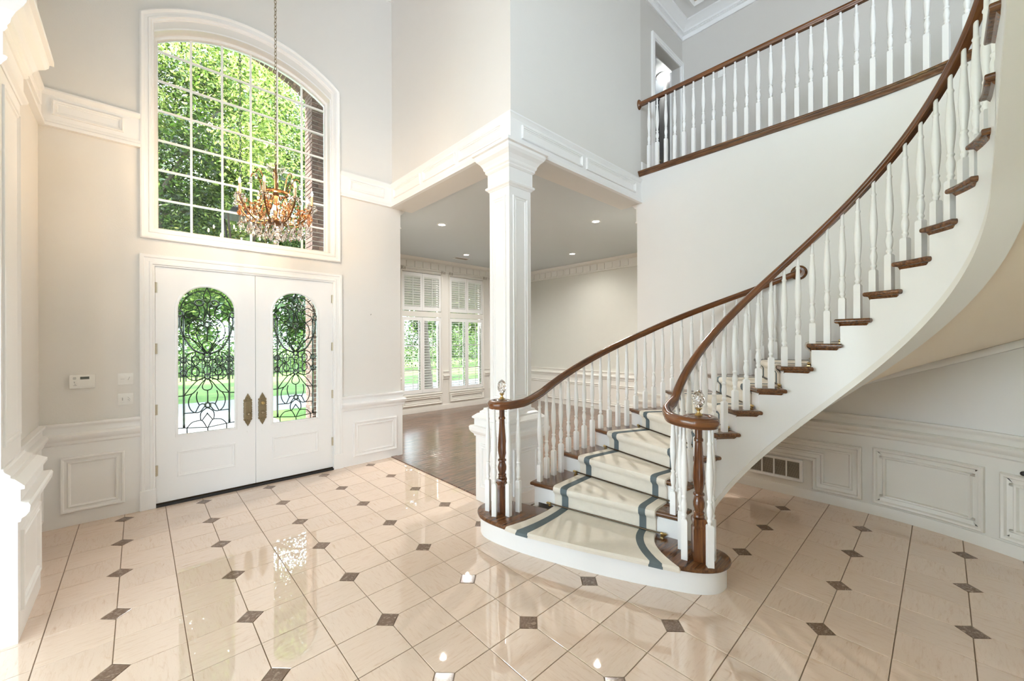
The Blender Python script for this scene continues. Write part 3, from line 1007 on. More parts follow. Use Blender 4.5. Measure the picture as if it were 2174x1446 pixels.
for wi, (x0, x1) in enumerate(DWIN):
    cd_ = [(0, 0), (0, .02), (.01, .026), (.03, .022), (.036, .012), (.045, .010), (.045, -.05)]
    w = struct(mould(wally(DY1), rect(x0 - .045, x1 + .045, .405, 3.375), cd_, True).build('window_%d' % (wi + 2), 'cream'),
               ['shuttered window of the far room nearest the entrance wall', 'middle shuttered window of the far room, left of the column', 'shuttered window of the far room hidden behind the square column'][wi], 'window')
    MB().box(x0, x1, DY1 - .012, DY1 + .08, 2.28, 2.41).build('transom_bar', 'cream', w)
    for z0, z1 in ((.45, 2.28), (2.41, 3.33)):
        MB().box(x0, x1, DY1 + .145, DY1 + .150, z0, z1).build('pane', 'glass', w)
    MB().box((x0 + x1) / 2 - .012, (x0 + x1) / 2 + .012, DY1 + .13, DY1 + .16, .45, 2.28).build('muntin', 'white', w)
    for z in (1.0, 1.6):
        MB().box(x0, x1, DY1 + .13, DY1 + .16, z - .01, z + .01).build('muntin', 'white', w)
    pw2 = (x1 - x0) / 2
    st_ = .05
    lm = louvre_mesh(pw2 - 2 * st_ - .004)
    for sd_ in (0, 1):
        px0 = x0 + sd_ * pw2 + .003
        px1 = px0 + pw2 - .006
        for z0, z1, nl, tilt in ((.46, 2.27, 26, .10), (2.425, 3.32, 13, -.85)):
            mb = MB()
            y0, y1 = DY1 - .004, DY1 + .026
            mb.box(px0, px0 + st_, y0, y1, z0, z1)
            mb.box(px1 - st_, px1, y0, y1, z0, z1)
            mb.box(px0 + st_, px1 - st_, y0, y1, z0, z0 + .09)
            mb.box(px0 + st_, px1 - st_, y0, y1, z1 - .085, z1)
            sp_ = mb.build('shutter_panel', 'white', w)
            zz0, zz1 = z0 + .09, z1 - .085
            for k in range(nl):
                link('louvre', lm, sp_, ((px0 + px1) / 2, DY1 + .011, zz0 + (zz1 - zz0) * (k + .5) / nl), rot=(tilt, 0, 0))
            MB().box((px0 + px1) / 2 - .006, (px0 + px1) / 2 + .006, DY1 - .026, DY1 - .016, zz0 + .02, zz1 - .02).build('tilt_rod', 'white', sp_)
    # curtain rod brackets with rings
    hq = MB().box(-.012, .012, -.05, 0, -.02, .02).mesh('curtain_bracket', 'cream')
    for bx in (x0 - .02, x1 + .02):
        b_ = thing('curtain_bracket', (bx, DY1 - .03, 3.40), 'curtain rings at the top %s corner of the %s far window' % ('left' if bx < (x0 + x1) / 2 else 'right', ('first', 'second', 'third')[wi]), 'curtain bracket', 'curtain ring brackets above the far windows')
        link('bracket_arm', hq, b_, (bx, DY1 - .03, 3.40))
        for dx in (-.045, 0, .045):
            rg = MB()
            rg.tube([(bx + dx + .030 * cos(t) * .45, DY1 - .085 + .01 * cos(t), 3.38 + .034 * sin(t)) for t in [2 * PI * q / 14 for q in range(14)]], .005, 6, True)
            rg.build('curtain_ring', 'vent', b_, True)

# ---- doorway casing upstairs, and its lit ceiling lamp
dg = trim(mould(wally(YU), [(5.612, 4.098), (5.612, 6.325), (6.665, 6.325), (6.665, 4.098)], [(d_ * .78, h_) for d_, h_ in dcz[:-1]] + [(.09, -.10)], False), 'white casing of the upstairs doorway', 'white', 'door casing')
u3 = Vector((.78, .62)).normalized()
q3 = Vector((u3.y, -u3.x))
h3 = Vector((6.573, 3.10))


def dpt(al, ac, z):
    p = h3 + u3 * al + q3 * ac
    return (p.x, p.y, z)


dl = struct(MB().rings([[dpt(0, -.02, z), dpt(.82, -.02, z), dpt(.82, .02, z), dpt(0, .02, z)] for z in (4.11, 6.22)]).build('door_3', 'white'), 'white upstairs door standing open in the doorway', 'door')
kb = MB()
kb.rings([[dpt(.75 + r_ * cos(2 * PI * i / 12), -.02 - y_, 5.05 + r_ * sin(2 * PI * i / 12)) for i in range(12)] for r_, y_ in ((.03, 0), (.03, .006), (.012, .01), (.012, .03), (.027, .04), (.027, .06), (.01, .065))])
kb.build('knob', 'brass', dl, True)

# ================================================================== COLUMN AND PILASTER
def square(x0, x1, y0, y1):
    return [(x0, y0), (x0, y1), (x1, y1), (x1, y0)]


def pillar(nm, label, sx, px_, cat, panels_x, panels_y):
    """sx, px_: footprints (x0,x1,y0,y1) of shaft and pedestal."""
    c = thing(nm, ((sx[0] + sx[1]) / 2, (sx[2] + sx[3]) / 2, 0), label, cat)
    pp = square(*px_)
    stack = [(0, 0), (0, .685), (.012, .69), (.016, .71), (.034, .725), (.05, .75), (.054, .785), (.046, .80), (.012, .805), (.012, .87), (.03, .878), (.03, .895), (.012, .91), (-.012, .93), (-.03, .935), (-.03, .95), (-.055, .965), (-.06, .975), (-.06, .985), (-.13, .99)]
    rr = [[(p[0] - o_ * q[0], p[1] - o_ * q[1], z) for p, q in zip(pp, miter(pp, True))] for o_, z in stack]
    ped = MB().rings(rr).build('pedestal', 'white', c)
    ss = square(*sx)
    sh = MB().box(sx[0], sx[1], sx[2], sx[3], .97, 3.40).build('shaft', 'white', c)
    cs = [(-.01, 3.285), (.006, 3.285), (.012, 3.295), (.03, 3.31), (.034, 3.325), (.026, 3.335), (.014, 3.34), (.014, 3.47), (.022, 3.475), (.034, 3.49), (.032, 3.505), (.045, 3.52), (.05, 3.545), (.07, 3.58), (.10, 3.61), (.115, 3.635), (.118, 3.66), (.138, 3.668), (.138, 3.70), (-.01, 3.70)]
    rr = [[(p[0] - o_ * q[0], p[1] - o_ * q[1], z) for p, q in zip(ss, miter(ss, True))] for o_, z in cs]
    MB().rings(rr).build('capital', 'white', c)
    p8 = [(0, 0), (.002, .010), (.012, .012), (.018, .005), (.030, .004), (.036, .008), (.042, .002), (.044, 0)]
    for (x, d) in panels_x:
        mould(wallx(x, d), rect(sx[2] + .05, sx[3] - .05, 1.10, 3.20), p8, True).build('shaft_moulding', 'white', sh)
    for (y, d) in panels_y:
        mould(wally(y, d), rect(sx[0] + .05, sx[1] - .05, 1.10, 3.20), p8, True).build('shaft_moulding', 'white', sh)
    p9 = [(0, 0), (.003, .014), (.014, .016), (.024, .008), (.04, .006), (.046, .012), (.054, 0)]
    mould(wallx(px_[0] if panels_x[0][1] < 0 else px_[1], panels_x[0][1]), rect(px_[2] + .07, px_[3] - .07, .15, .62), p9, True).build('pedestal_moulding', 'white', ped)
    mould(wally(px_[2], -1), rect(px_[0] + .07, px_[1] - .07, .15, .62), p9, True).build('pedestal_moulding', 'white', ped)
    return c


pillar('column', 'white square panelled column on a stepped pedestal at the room corner', (2.75, 3.06, 2.985, 3.295), (2.65, 3.16, 2.91, 3.42), 'column', [(2.75, -1)], [(2.985, -1)])
pillar('pilaster', 'white panelled pilaster on a pedestal at the left edge', (-1.1, -.575, 3.64, 4.17), (-1.2, -.505, 3.57, 4.28), 'column', [(-.575, 1)], [(3.64, -1)])

# ================================================================== STAIRCASE
RISE, DTH, T10 = .1863, .229, -.0597
NS = 22


def th(n):
    return T10 - DTH * (n - 10)


def nn(t):
    return 10 - (t - T10) / DTH


def rout(t):
    return float(np.interp(t, [-4, 0, .1, .2, .3, .40, .627, .856, 1.0, 3], [2.128, 2.128, 2.139, 2.172, 2.228, 2.305, 2.25, 2.13, 2.07, 2.07]))


def rrail(t):
    return float(np.interp(t, [.22, .40, .627, .856, 1.0, 3], [2.14, 2.19, 2.17, 2.08, 2.03, 2.03]))


NSTR = nn(-PI / 2)                        # the flight runs straight from here up
GO = .27


def ang(n):
    return max(th(n), -PI / 2)


def ctr(n):
    return (CX - max(0, n - NSTR) * GO, CY)


def pt(n, R, z=None):
    t, c = ang(n), ctr(n)
    p = (c[0] + R * cos(t), c[1] + R * sin(t))
    return p if z is None else p + (z,)


RI, RS, RB = .745, .780, .815
st = thing('staircase', (CX, CY, 0), 'white curved staircase with stained oak treads and handrails', 'staircase')
STEP1 = [(2.56, 2.80), (2.46, 2.885), (2.36, 2.90), (2.275, 2.865), (2.21, 2.77), (2.19, 2.66), (2.205, 2.50), (2.249, 2.294), (2.325, 2.04), (2.419, 1.774), (2.54, 1.49), (2.66, 1.25), (2.735, 1.12), (2.82, 1.04), (2.905, 1.012), (2.985, 1.02), (3.04, 1.065), (3.055, 1.14), (3.045, 1.25), (3.02, 1.36)]
s1 = spline(STEP1, 4)
slab(inset(s1 if area2(s1) < 0 else s1[::-1], -.028), RISE - .034, RISE, .014, 3, extra=[(.05, RISE - .055), (.036, RISE - .042), (.030, RISE - .034)]).build('tread', 'oak', st, True)
mb = MB()
mb.rings([[(p[0], p[1], 0) for p in s1], [(p[0], p[1], RISE - .04) for p in s1]])
mb.build('riser', 'white', st, True)


def loc(n, R, y):
    """point at radius R on the nosing line of step n, moved y towards the lower steps."""
    t, c = ang(n), ctr(n)
    return (c[0] + R * cos(t) - y * sin(t), c[1] + R * sin(t) + y * cos(t))


for n in range(2, NS):
    K = 7
    t0, c0 = ang(n), ctr(n)

    def toloc(p):
        dx, dy = p[0] - c0[0], p[1] - c0[1]
        return (dx * cos(t0) + dy * sin(t0), -dx * sin(t0) + dy * cos(t0))
    inn, out = [], []
    for k in range(K + 1):
        m_ = n + k / K
        inn.append(toloc(pt(m_, RI)))
        out.append(toloc(pt(m_, rout(th(m_)) + (.03 if th(m_) > .45 else 0))))
    # carry the back edge a little under the next riser
    inn[-1] = toloc(loc(n + 1, RI, -.045))
    out[-1] = toloc(loc(n + 1, rout(th(n + 1)) + (.03 if th(n + 1) > .45 else 0), -.045))
    me = slab(inn + out[::-1], -.034, 0, .013, 3, extra=[(.040, -.058), (.028, -.045), (.022, -.036)]).mesh('tread', 'oak', True)
    link('tread', me, st, (c0[0], c0[1], n * RISE), t0)
for n in range(2, NS + 1):
    r1 = rout(th(n)) - (.02 if th(n) > .45 else 0)
    me = MB().box(RS + .002, r1, -.042, -.030, -RISE, -.034).mesh('riser', 'white')
    link('riser', me, st, ctr(n) + (n * RISE,), ang(n))


def stringer(Ra, Rb, n0, n1, off):
    mb = MB()
    for n in range(n0, n1):
        rm = Ra if not callable(Ra) else 2.05
        e = .03 / (DTH * rm) if n < NSTR else .03 / GO
        na, nb_ = n + e, n + 1 + e
        K = 6
        rr = []
        for k in range(K + 1):
            m_ = na + (nb_ - na) * k / K
            t = th(m_)
            zt = n * RISE - .036
            zb = min(max(0, RISE * m_ - off), zt - .01)
            ra = Ra(t) if callable(Ra) else Ra
            rb = Rb(t) if callable(Rb) else Rb
            rr.append([pt(m_, r_, z) for r_, z in ((ra, zb), (ra, zt), (rb, zt), (rb, zb))])
        mb.rings(rr)
    return mb


stringer(RS, RS + .04, 1, NS, .62).build('inner_stringer', 'white', st, True)
stringer(lambda t: rout(t) - .045, lambda t: rout(t), 1, 8, .56).build('outer_stringer', 'white', st, True)
tt = [3.4 + (NS - 3.4) * k / 90 for k in range(91)]
MB().rings([[pt(q, r_, max(.001, RISE * q - .62) + z) for r_, z in ((RS - .006, .05), (RS - .006, -.006), (.905, -.012), (.905, .05))] for q in tt]).build('stringer_edge_band', 'cream', st, True)
MB().rings([[pt(q, r_, max(0, RISE * q + dz)) for r_, dz in ((.90, -.612), (1.3, -.585), (1.7, -.555), (rout(th(q)) - .004, -.52), (rout(th(q)) - .004, -.45), (.90, -.45))] for q in tt]).build('soffit', 'soffit', st, True)
tw = [8.3 + (NS - 8.3) * k / 70 for k in range(71)]
MB().rings([[pt(q, r_, RISE * q + dz) for r_, dz in ((rout(th(q)) - .001, -.585), (rout(th(q)) - .026, -.583), (rout(th(q)) - .034, -.555), (rout(th(q)) - .026, -.525), (rout(th(q)) - .001, -.51))] for q in tw]).build('wall_moulding', 'white', st, True)

# ---- balusters
TURN = [(.0095, .645), (.0105, .56), (.012, .552), (.0155, .544), (.0155, .538), (.012, .530), (.0125, .515), (.0145, .47), (.0185, .40), (.0215, .335), (.0215, .30), (.0185, .245), (.0135, .185), (.012, .165), (.0165, .158), (.017, .150), (.0125, .142), (.0135, .132), (.0185, .108), (.0195, .09), (.0165, .062), (.0125, .042), (.0125, .036), (.0165, .028), (.0165, .020), (.012, .012), (.0125, 0)]
bal_cache = {}


def bal_mesh(block, turned=.645):
    key = round(block, 3)
    if key not in bal_cache:
        b = MB()
        b.lathe([(r_ * 1.12, z * turned / .645 + key) for r_, z in reversed(TURN)], n=10)
        w = .0205
        b.rings([[(sx * k, sy * k, z) for sx, sy in ((-w, -w), (w, -w), (w, w), (-w, w))] for k, z in ((1, 0), (1, key - .012), (.80, key - .002), (.5, key + .001))])
        bal_cache[key] = b.mesh('baluster', 'white', True)
    return bal_cache[key]


def rz_(n):
    A, B = RISE * n + .757, 1.108
    return .5 * (A + B + math.sqrt((A - B) ** 2 + .003))


for n in range(2, NS):
    for f in (.20, .70):
        top = rz_(n + f) + .015
        link('baluster', bal_mesh(top - .645 - n * RISE), st, pt(n + f, RB, n * RISE - .001), ang(n + f))
    for f in (.13, .38, .63, .88):
        t = th(n + f)
        if t < .27:
            continue
        top = rz_(n + f) + .012
        R = rrail(t)
        link('baluster', bal_mesh(top - .645 - n * RISE), st, (CX + R * cos(t), CY + R * sin(t), n * RISE - .001), t)
NR, NL = (2.838, 1.150), (2.372, 2.680)
for x, y, q in [(2.773, 1.222, .3), (2.800, 1.062, .7), (2.905, 1.085, .2), (2.893, 1.300, 1.9), (2.287, 2.775, .4), (2.255, 2.65, .6), (2.345, 2.565, .1), (2.47, 2.572, .3)]:
    link('baluster', bal_mesh(1.112 - .645 - RISE), st, (x, y, RISE - .001), q)

# ---- handrails with volutes
RAIL = [(-.022, 0), (.022, 0), (.023, .010), (.031, .018), (.034, .032), (.030, .046), (.020, .056), (.008, .061), (-.008, .061), (-.020, .056), (-.030, .046), (-.034, .032), (-.031, .018), (-.023, .010)]
inner = []
for k in range(120, -1, -1):
    n = 2.35 + (NS - .4 - 2.35) * k / 120
    inner.append(pt(n, RB, rz_(n)))
v0 = inner[-1]
ent = [v0[:3], (2.90, 1.405, rz_(2.05)), (2.80, 1.340, 1.122), (2.748, 1.245, 1.112), (2.738, 1.15, 1.108)]
pv = spline([inner[-2]] + ent, 6)[6:]
sp_ = []
for k in range(1, 45):
    q = PI + (2 * PI * 1.25) * k / 44
    rr_ = .100 - .050 * max(0, (k - 16) / 28)
    sp_.append((NR[0] + rr_ * cos(q), NR[1] + rr_ * sin(q), 1.108))
hr = uv_sweep('handrail', inner[:-1] + pv + sp_, [(x, y * 1.22) for x, y in RAIL], 'oak_uv', st)
hr['label'] = 'inner oak handrail ending in a volute'
outer = []
for k in range(70, -1, -1):
    n = 2.2 + (nn(.235) - 2.2) * k / 70
    t = th(n)
    outer.append((CX + rrail(t) * cos(t), CY + rrail(t) * sin(t), rz_(n)))
ent = [outer[-1], (2.56, 2.563, 1.124), (2.46, 2.572, 1.112), (2.372, 2.582, 1.108)]
pv = spline([outer[-2]] + ent, 6)[6:]
sp_ = []
for k in range(1, 45):
    q = -PI / 2 - (2 * PI * 1.25) * k / 44
    rr_ = .098 - .050 * max(0, (k - 16) / 28)
    sp_.append((NL[0] + rr_ * cos(q), NL[1] + rr_ * sin(q), 1.108))
e0 = outer[0]
ends = [(XW - .002, e0[1] - .05, e0[2] + .03)]
hr2 = uv_sweep('handrail', ends + outer[:-1] + pv + sp_, [(x, y * 1.12) for x, y in RAIL], 'oak_uv', st)
hr2['label'] = 'outer oak handrail meeting the wall at a rosette'
rs = MB()
rs.rings([[(XW - y_, e0[1] - .045 + r_ * cos(2 * PI * i / 24), e0[2] + .055 + r_ * sin(2 * PI * i / 24)) for i in range(24)] for r_, y_ in ((.078, 0), (.078, .010), (.070, .016), (.064, .018), (.058, .024), (.02, .026))])
rs.build('rosette', 'oak', hr2, True)
NEW = [(.024, .845), (.030, .835), (.030, .822), (.024, .815), (.025, .79, .05), (.030, .70, .07), (.037, .61, .08), (.0395, .565, .08), (.036, .52, .07), (.028, .478, .04), (.026, .470), (.036, .462), (.038, .452), (.030, .444), (.028, .436), (.034, .418), (.0385, .398), (.0375, .372), (.030, .345), (.028, .338), (.036, .330), (.036, .322), (.031, .316), (.036, .308), (.036, .300), (.028, .294), (.028, .28)]
for (x, y), q, lab in ((NL, .35, 'left'), (NR, .6, 'right')):
    b = MB()
    b.lathe([(p[0], p[1], p[2] if len(p) > 2 else 0) for p in reversed([(r_, z * 1.0, *f) for r_, z, *f in NEW])], n=20)
    w = .043
    b.rings([[(sx * k, sy * k, z) for sx, sy in ((-w, -w), (w, -w), (w, w), (-w, w))] for k, z in ((1, 0), (1, .215), (.86, .232), (.86, .24), (1, .252), (1.02, .275), (.9, .29), (.6, .297))])
    b.lathe([(.024, .84), (.024, .93)], n=14)
    b.v = [(v[0], v[1], v[2] * (1.108 - RISE + .01) / .93) for v in b.v]
    nm = link('newel_post', b.mesh('newel_post', 'oak_z', True), st, (x, y, RISE - .001), q)
    cpz = MB().lathe([(.062, 0), (.062, .006), (.070, .014), (.070, .022), (.058, .030), (.04, .034)], x, y, 1.150, 24)
    cpz.build('newel_cap', 'oak', nm, True)
    bs = MB().lathe([(.026, 0), (.028, .006), (.020, .014), (.010, .024), (.009, .034), (.016, .044), (.024, .050), (.018, .056)], x, y, 1.182, 16)
    bs.build('finial_base', 'brass', nm, True)
    eg = MB()
    rows = [(.010, .0), (.026, .012), (.038, .034), (.043, .062), (.038, .088), (.026, .108), (.010, .120), (.002, .123)]
    eg.rings([[(x + r_ * (1 - .10 * ((i + k) % 2)) * cos(2 * PI * i / 14 + k * .22), y + r_ * (1 - .10 * ((i + k) % 2)) * sin(2 * PI * i / 14 + k * .22), 1.236 + z) for i in range(14)] for k, (r_, z) in enumerate(rows)])
    eg.build('crystal_finial', 'crystal', nm)

# ---- carpet runner, one section to a step
ru = thing('stair_runner', (2.6, 2.0, 0), 'cream wool stair runner with slate blue stripes down both sides', 'carpet')
R0, R1 = .935, 1.85
ST_L, ST_R = (1.700, 1.775), (1.010, 1.075)


def section(n, Ra, Rb, lift=0, cols=2):
    """carpet climbing riser n and lying on tread n."""
    h_ = .012 + lift
    z0, z1 = (n - 1) * RISE, n * RISE
    front = [(-.030, z0 + .012, -1, 0), (-.030, z1 - .075, -1, 0), (-.020, z1 - .052, -1, -.4), (-.002, z1 - .036, -1, -.5), (.004, z1 - .018, -1, 0), (.0, z1 - .004, -.8, .7), (-.012, z1, 0, 1), (-.05, z1, 0, 1)]
    rr = []
    for y_, z_, ny, nz in front:
        row = []
        for j, R in enumerate(Rs := [Ra, Ra + .006] + [Ra + (Rb - Ra) * q / cols for q in range(1, cols)] + [Rb - .006, Rb]):
            hh = h_ if 0 < j < len(Rs) - 1 else .0
            x, y = loc(n, R, y_ + (-ny) * hh)
            row.append((x, y, z_ + nz * hh))
        rr.append(row)
    for k in range(1, 5):
        f = k / 4
        row = []
        for j, R in enumerate(Rs):
            hh = h_ if 0 < j < len(Rs) - 1 else 0
            a0, a1 = Vector(loc(n, R, -.05)), Vector(loc(n + 1, R, -.018))
            p = a0.lerp(a1, f)
            if k < 4:
                t = th(n + f * .9)
            row.append((p.x, p.y, z1 + hh))
        rr.append(row)
    return MB().rings(rr, closed=False, cap=False)


for n in range(2, 18):
    s_ = section(n, R0, R1).build('runner_section', 'carpet', ru, True)
    section(n, *ST_L, .002, 1).build('stripe', 'stripe', s_, True)
    section(n, *ST_R, .002, 1).build('stripe', 'stripe', s_, True)
FR = [p for p in spline([(2.178, 2.42), (2.20, 2.294), (2.29, 2.03), (2.385, 1.764), (2.505, 1.48), (2.60, 1.24), (2.625, 1.185)], 8)]
frl = [0]
for p, q in zip(FR, FR[1:]):
    frl.append(frl[-1] + math.hypot(q[0] - p[0], q[1] - p[1]))


def front_pt(u):
    s_ = u * frl[-1]
    return (float(np.interp(s_, frl, [p[0] for p in FR])), float(np.interp(s_, frl, [p[1] for p in FR])))


def first_section(u0, u1, lift, cols):
    t = th(2)
    dv = Vector((-sin(t), cos(t)))                      # towards the room
    rr = []
    for k in range(13):
        f = min(1, k / 10)
        row = []
        us = [u0, u0 + .006] + [u0 + (u1 - u0) * q / cols for q in range(1, cols)] + [u1 - .006, u1]
        for j, u in enumerate(us):
            hh = (.012 + lift) if 0 < j < len(us) - 1 else 0
            b = Vector(loc(2, R1 + (R0 - R1) * u, -.018))
            fp = Vector(front_pt(u))
            w = fp - b
            al = w.dot(dv)
            p = b + dv * al * f + (w - dv * al) * f ** 2.2
            z = RISE + hh
            f0, f1 = Vector(front_pt(max(0, u - .02))), Vector(front_pt(min(1, u + .02)))
            nv = Vector((f0.y - f1.y, f1.x - f0.x)).normalized()
            if nv.dot(w) < 0:
                nv = -nv
            if k == 11:
                p = p + nv * (.013 + lift * 1.5)
                z = RISE + hh - .012
            if k == 12:
                p = p + nv * (.010 + lift * 1.5)
                z = RISE - .022
            row.append((p.x, p.y, z))
        rr.append(row)
    return MB().rings(rr, closed=False, cap=False)


s_ = first_section(0, 1, 0, 10).build('runner_section', 'carpet', ru, True)
for ra, rb in (ST_L, ST_R):
    first_section((R1 - rb) / (R1 - R0), (R1 - ra) / (R1 - R0), .002, 1).build('stripe', 'stripe', s_, True)

# ---- stair rods
ordn = ['bottom', 'second', 'third', 'fourth', 'fifth', 'sixth', 'seventh', 'eighth', 'ninth', 'tenth', 'eleventh', 'twelfth']
for n in range(1, 13):
    p0, p1 = loc(n + 1, R0 - .045, -.012), loc(n + 1, R1 + .045, -.012)
    z = n * RISE + .022
    rd = thing('stair_rod', (p0[0], p0[1], n * RISE), 'dark stair rod with brass brackets across the %s step of the runner' % ordn[n - 1], 'stair rod', 'rods holding the stair runner')
    MB().tube([(p0[0], p0[1], z), (p1[0], p1[1], z)], .0065, 8).build('rod', 'bronze', rd, True)
    for p, sg in ((p0, -1), (p1, 1)):
        t = th(n + 1)
        dx, dy = cos(t) * sg, sin(t) * sg
        b = MB()
        b.tube([(p[0] - dx * .012, p[1] - dy * .012, z), (p[0] + dx * .004, p[1] + dy * .004, z), (p[0] + dx * .010, p[1] + dy * .010, z), (p[0] + dx * .020, p[1] + dy * .020, z), (p[0] + dx * .028, p[1] + dy * .028, z), (p[0] + dx * .036, p[1] + dy * .036, z)], [.011, .011, .007, .013, .009, .002], 10)
        b.box(p[0] - .011, p[0] + .011, p[1] - .011, p[1] + .011, n * RISE + .0005, n * RISE + .007)
        b.tube([(p[0], p[1], n * RISE + .005), (p[0], p[1], z)], .006, 6)
        b.build('rod_bracket', 'brass', rd, True)

# ================================================================== BALCONY RAILING
br = thing('balcony_railing', (XW, 1.5, 4.098), 'long oak and white balcony railing along the upstairs gallery', 'railing')
bp = [(XW, 2.945), (XW, 2.0), (XW, 1.2)] + arc_pts(RW, 0, -1.5, 40)
NOS = [(-.09, 4.088), (-.09, 4.120), (.040, 4.120), (.052, 4.114), (.056, 4.104), (.052, 4.094), (.040, 4.088), (.036, 4.076), (.026, 4.066), (.020, 4.050), (.004, 4.046), (.0, 4.046)]
sweep(bp, NOS).build('nosing', 'oak_y', br, True)


def bpt(s):
    """point on the balcony line, s from the wall corner."""
    if s < 2.95 - CY:
        return XW - .012, 2.95 - s, 0
    t = -(s - (2.95 - CY)) / (RW - .012)
    return CX + (RW - .012) * cos(t), CY + (RW - .012) * sin(t), t


path = []
for k in range(90):
    x, y, t = bpt(.012 + k * .058)
    path.append((x, y, 5.045))
rl = uv_sweep('handrail', path, RAIL, 'oak_uv', br)
rs = MB()
rs.rings([[(XW - .012 + r_ * cos(2 * PI * i / 20) * .62, YU - y_, 5.078 + r_ * sin(2 * PI * i / 20)) for i in range(20)] for r_, y_ in ((.072, 0), (.072, .012), (.062, .018), (.056, .026), (.02, .028))])
rs.build('rosette', 'oak', rl, True)
for k in range(36):
    x, y, t = bpt(.155 + k * .1235)
    link('baluster', bal_mesh(.331, .600), br, (x, y, 4.119), t)

# ================================================================== LAMPS
def spot(name, loc, power, parent, col=(1, .96, .90), size=.03, angle=2.9, blend=1):
    l = bpy.data.lights.new(name, 'SPOT')
    l.energy = power
    l.color = col
    l.shadow_soft_size = size
    l.spot_size = angle
    l.spot_blend = blend
    o = bpy.data.objects.new(name, l)
    COL.objects.link(o)
    o.location = loc
    o.parent = parent
    o.matrix_parent_inverse = PINV[parent.name]
    return o


def downlight(x, y, z, power, label, angle=2.9):
    t = thing('recessed_light', (x, y, z), label, 'ceiling light', 'recessed ceiling lights')
    MB().lathe([(.052, -.001), (.060, -.007), (.078, -.006), (.082, 0)], x, y, z, 24, cap=False).build('trim_ring', 'white', t, True)
    MB().lathe([(.001, -.004), (.053, -.004), (.053, .001)], x, y, z, 24).build('lens', 'lamp', t, True)
    spot('light', (x, y, z - .03), power, t, angle=angle)


for x, y, lab in [(3.767, 5.78, 'bright recessed light in grey ceiling nearest the entrance wall'), (5.547, 3.903, 'bright recessed light in grey ceiling nearest the stair wall'), (5.502, 7.433, 'small recessed light in grey ceiling beside the air vent'), (7.232, 5.734, 'small recessed light in grey ceiling above the papered wall')]:
    downlight(x, y, ZD, 20 if x > 7 else (18 if y > 7 else 80), lab)
t = thing('ceiling_lamp', (6.90, 3.38, 6.45), 'glowing round ceiling lamp seen through the upstairs doorway', 'ceiling light')
MB().lathe([(.13, 0), (.14, -.01), (.13, -.02), (.12, -.02)], 6.9, 3.38, 6.45, 24, cap=False).build('rim', 'white', t, True)
MB().lathe([(.121, -.012), (.115, -.03), (.08, -.045), (.02, -.05)], 6.9, 3.38, 6.45, 24).build('diffuser', 'lamp', t, True)
spot('light', (6.9, 3.38, 6.38), 40, t)

# ---- chandelier
CHX, CHY = 1.02, 4.60
ch = thing('chandelier', (CHX, CHY, 2.68), 'gilt crystal chandelier with lit candle bulbs hanging before the arched window', 'chandelier')


def pol(r, t, z):
    return (CHX + r * cos(t), CHY + r * sin(t), z)


lk = MB()
lk.tube([(.011 * cos(q), 0, .022 * sin(q)) for q in [2 * PI * k / 10 for k in range(10)]], .0030, 5, True)
lkm = lk.mesh('chain_link', 'antique', True)
z = 3.50
k = 0
while z < 6.93:
    link('chain_link', lkm, ch, (CHX, CHY, z), (k % 2) * PI / 2 + .4)
    z += .0375
    k += 1
MB().lathe([(.012, 0), (.016, .03), (.010, .06), (.020, .12), (.012, .16), (.024, .24), (.03, .28), (.014, .32), (.010, .40), (.018, .46), (.010, .50), (.007, .58)], CHX, CHY, 2.92, 14).build('stem', 'gilt', ch, True)
MB().lathe([(.02, 0), (.06, .012), (.085, .035), (.08, .05), (.045, .055), (.03, .075)], CHX, CHY, 2.88, 20).build('hub', 'gilt', ch, True)
MB().lathe([(.012, 0), (.05, .012), (.078, .05), (.085, .085), (.082, .085), (.074, .052), (.047, .016), (.012, .006)], CHX, CHY, 3.40, 20).build('crystal_dish', 'crystal', ch, True)
MB().lathe([(.105, 0), (.118, .008), (.122, .02), (.116, .03), (.104, .024), (.100, .01)], CHX, CHY, 3.19, 24, cap=False).build('upper_ring', 'gilt', ch, True)


def drop_mesh(w, h_, n=6, mat='crystal'):
    return MB().rings([[(r_ * w * cos(2 * PI * i / n), r_ * w * .6 * sin(2 * PI * i / n), -z_ * h_) for i in range(n)] for r_, z_ in ((.08, 0), (.7, .35), (1, .62), (.55, .88), (.06, 1))]).mesh('crystal_drop', mat)


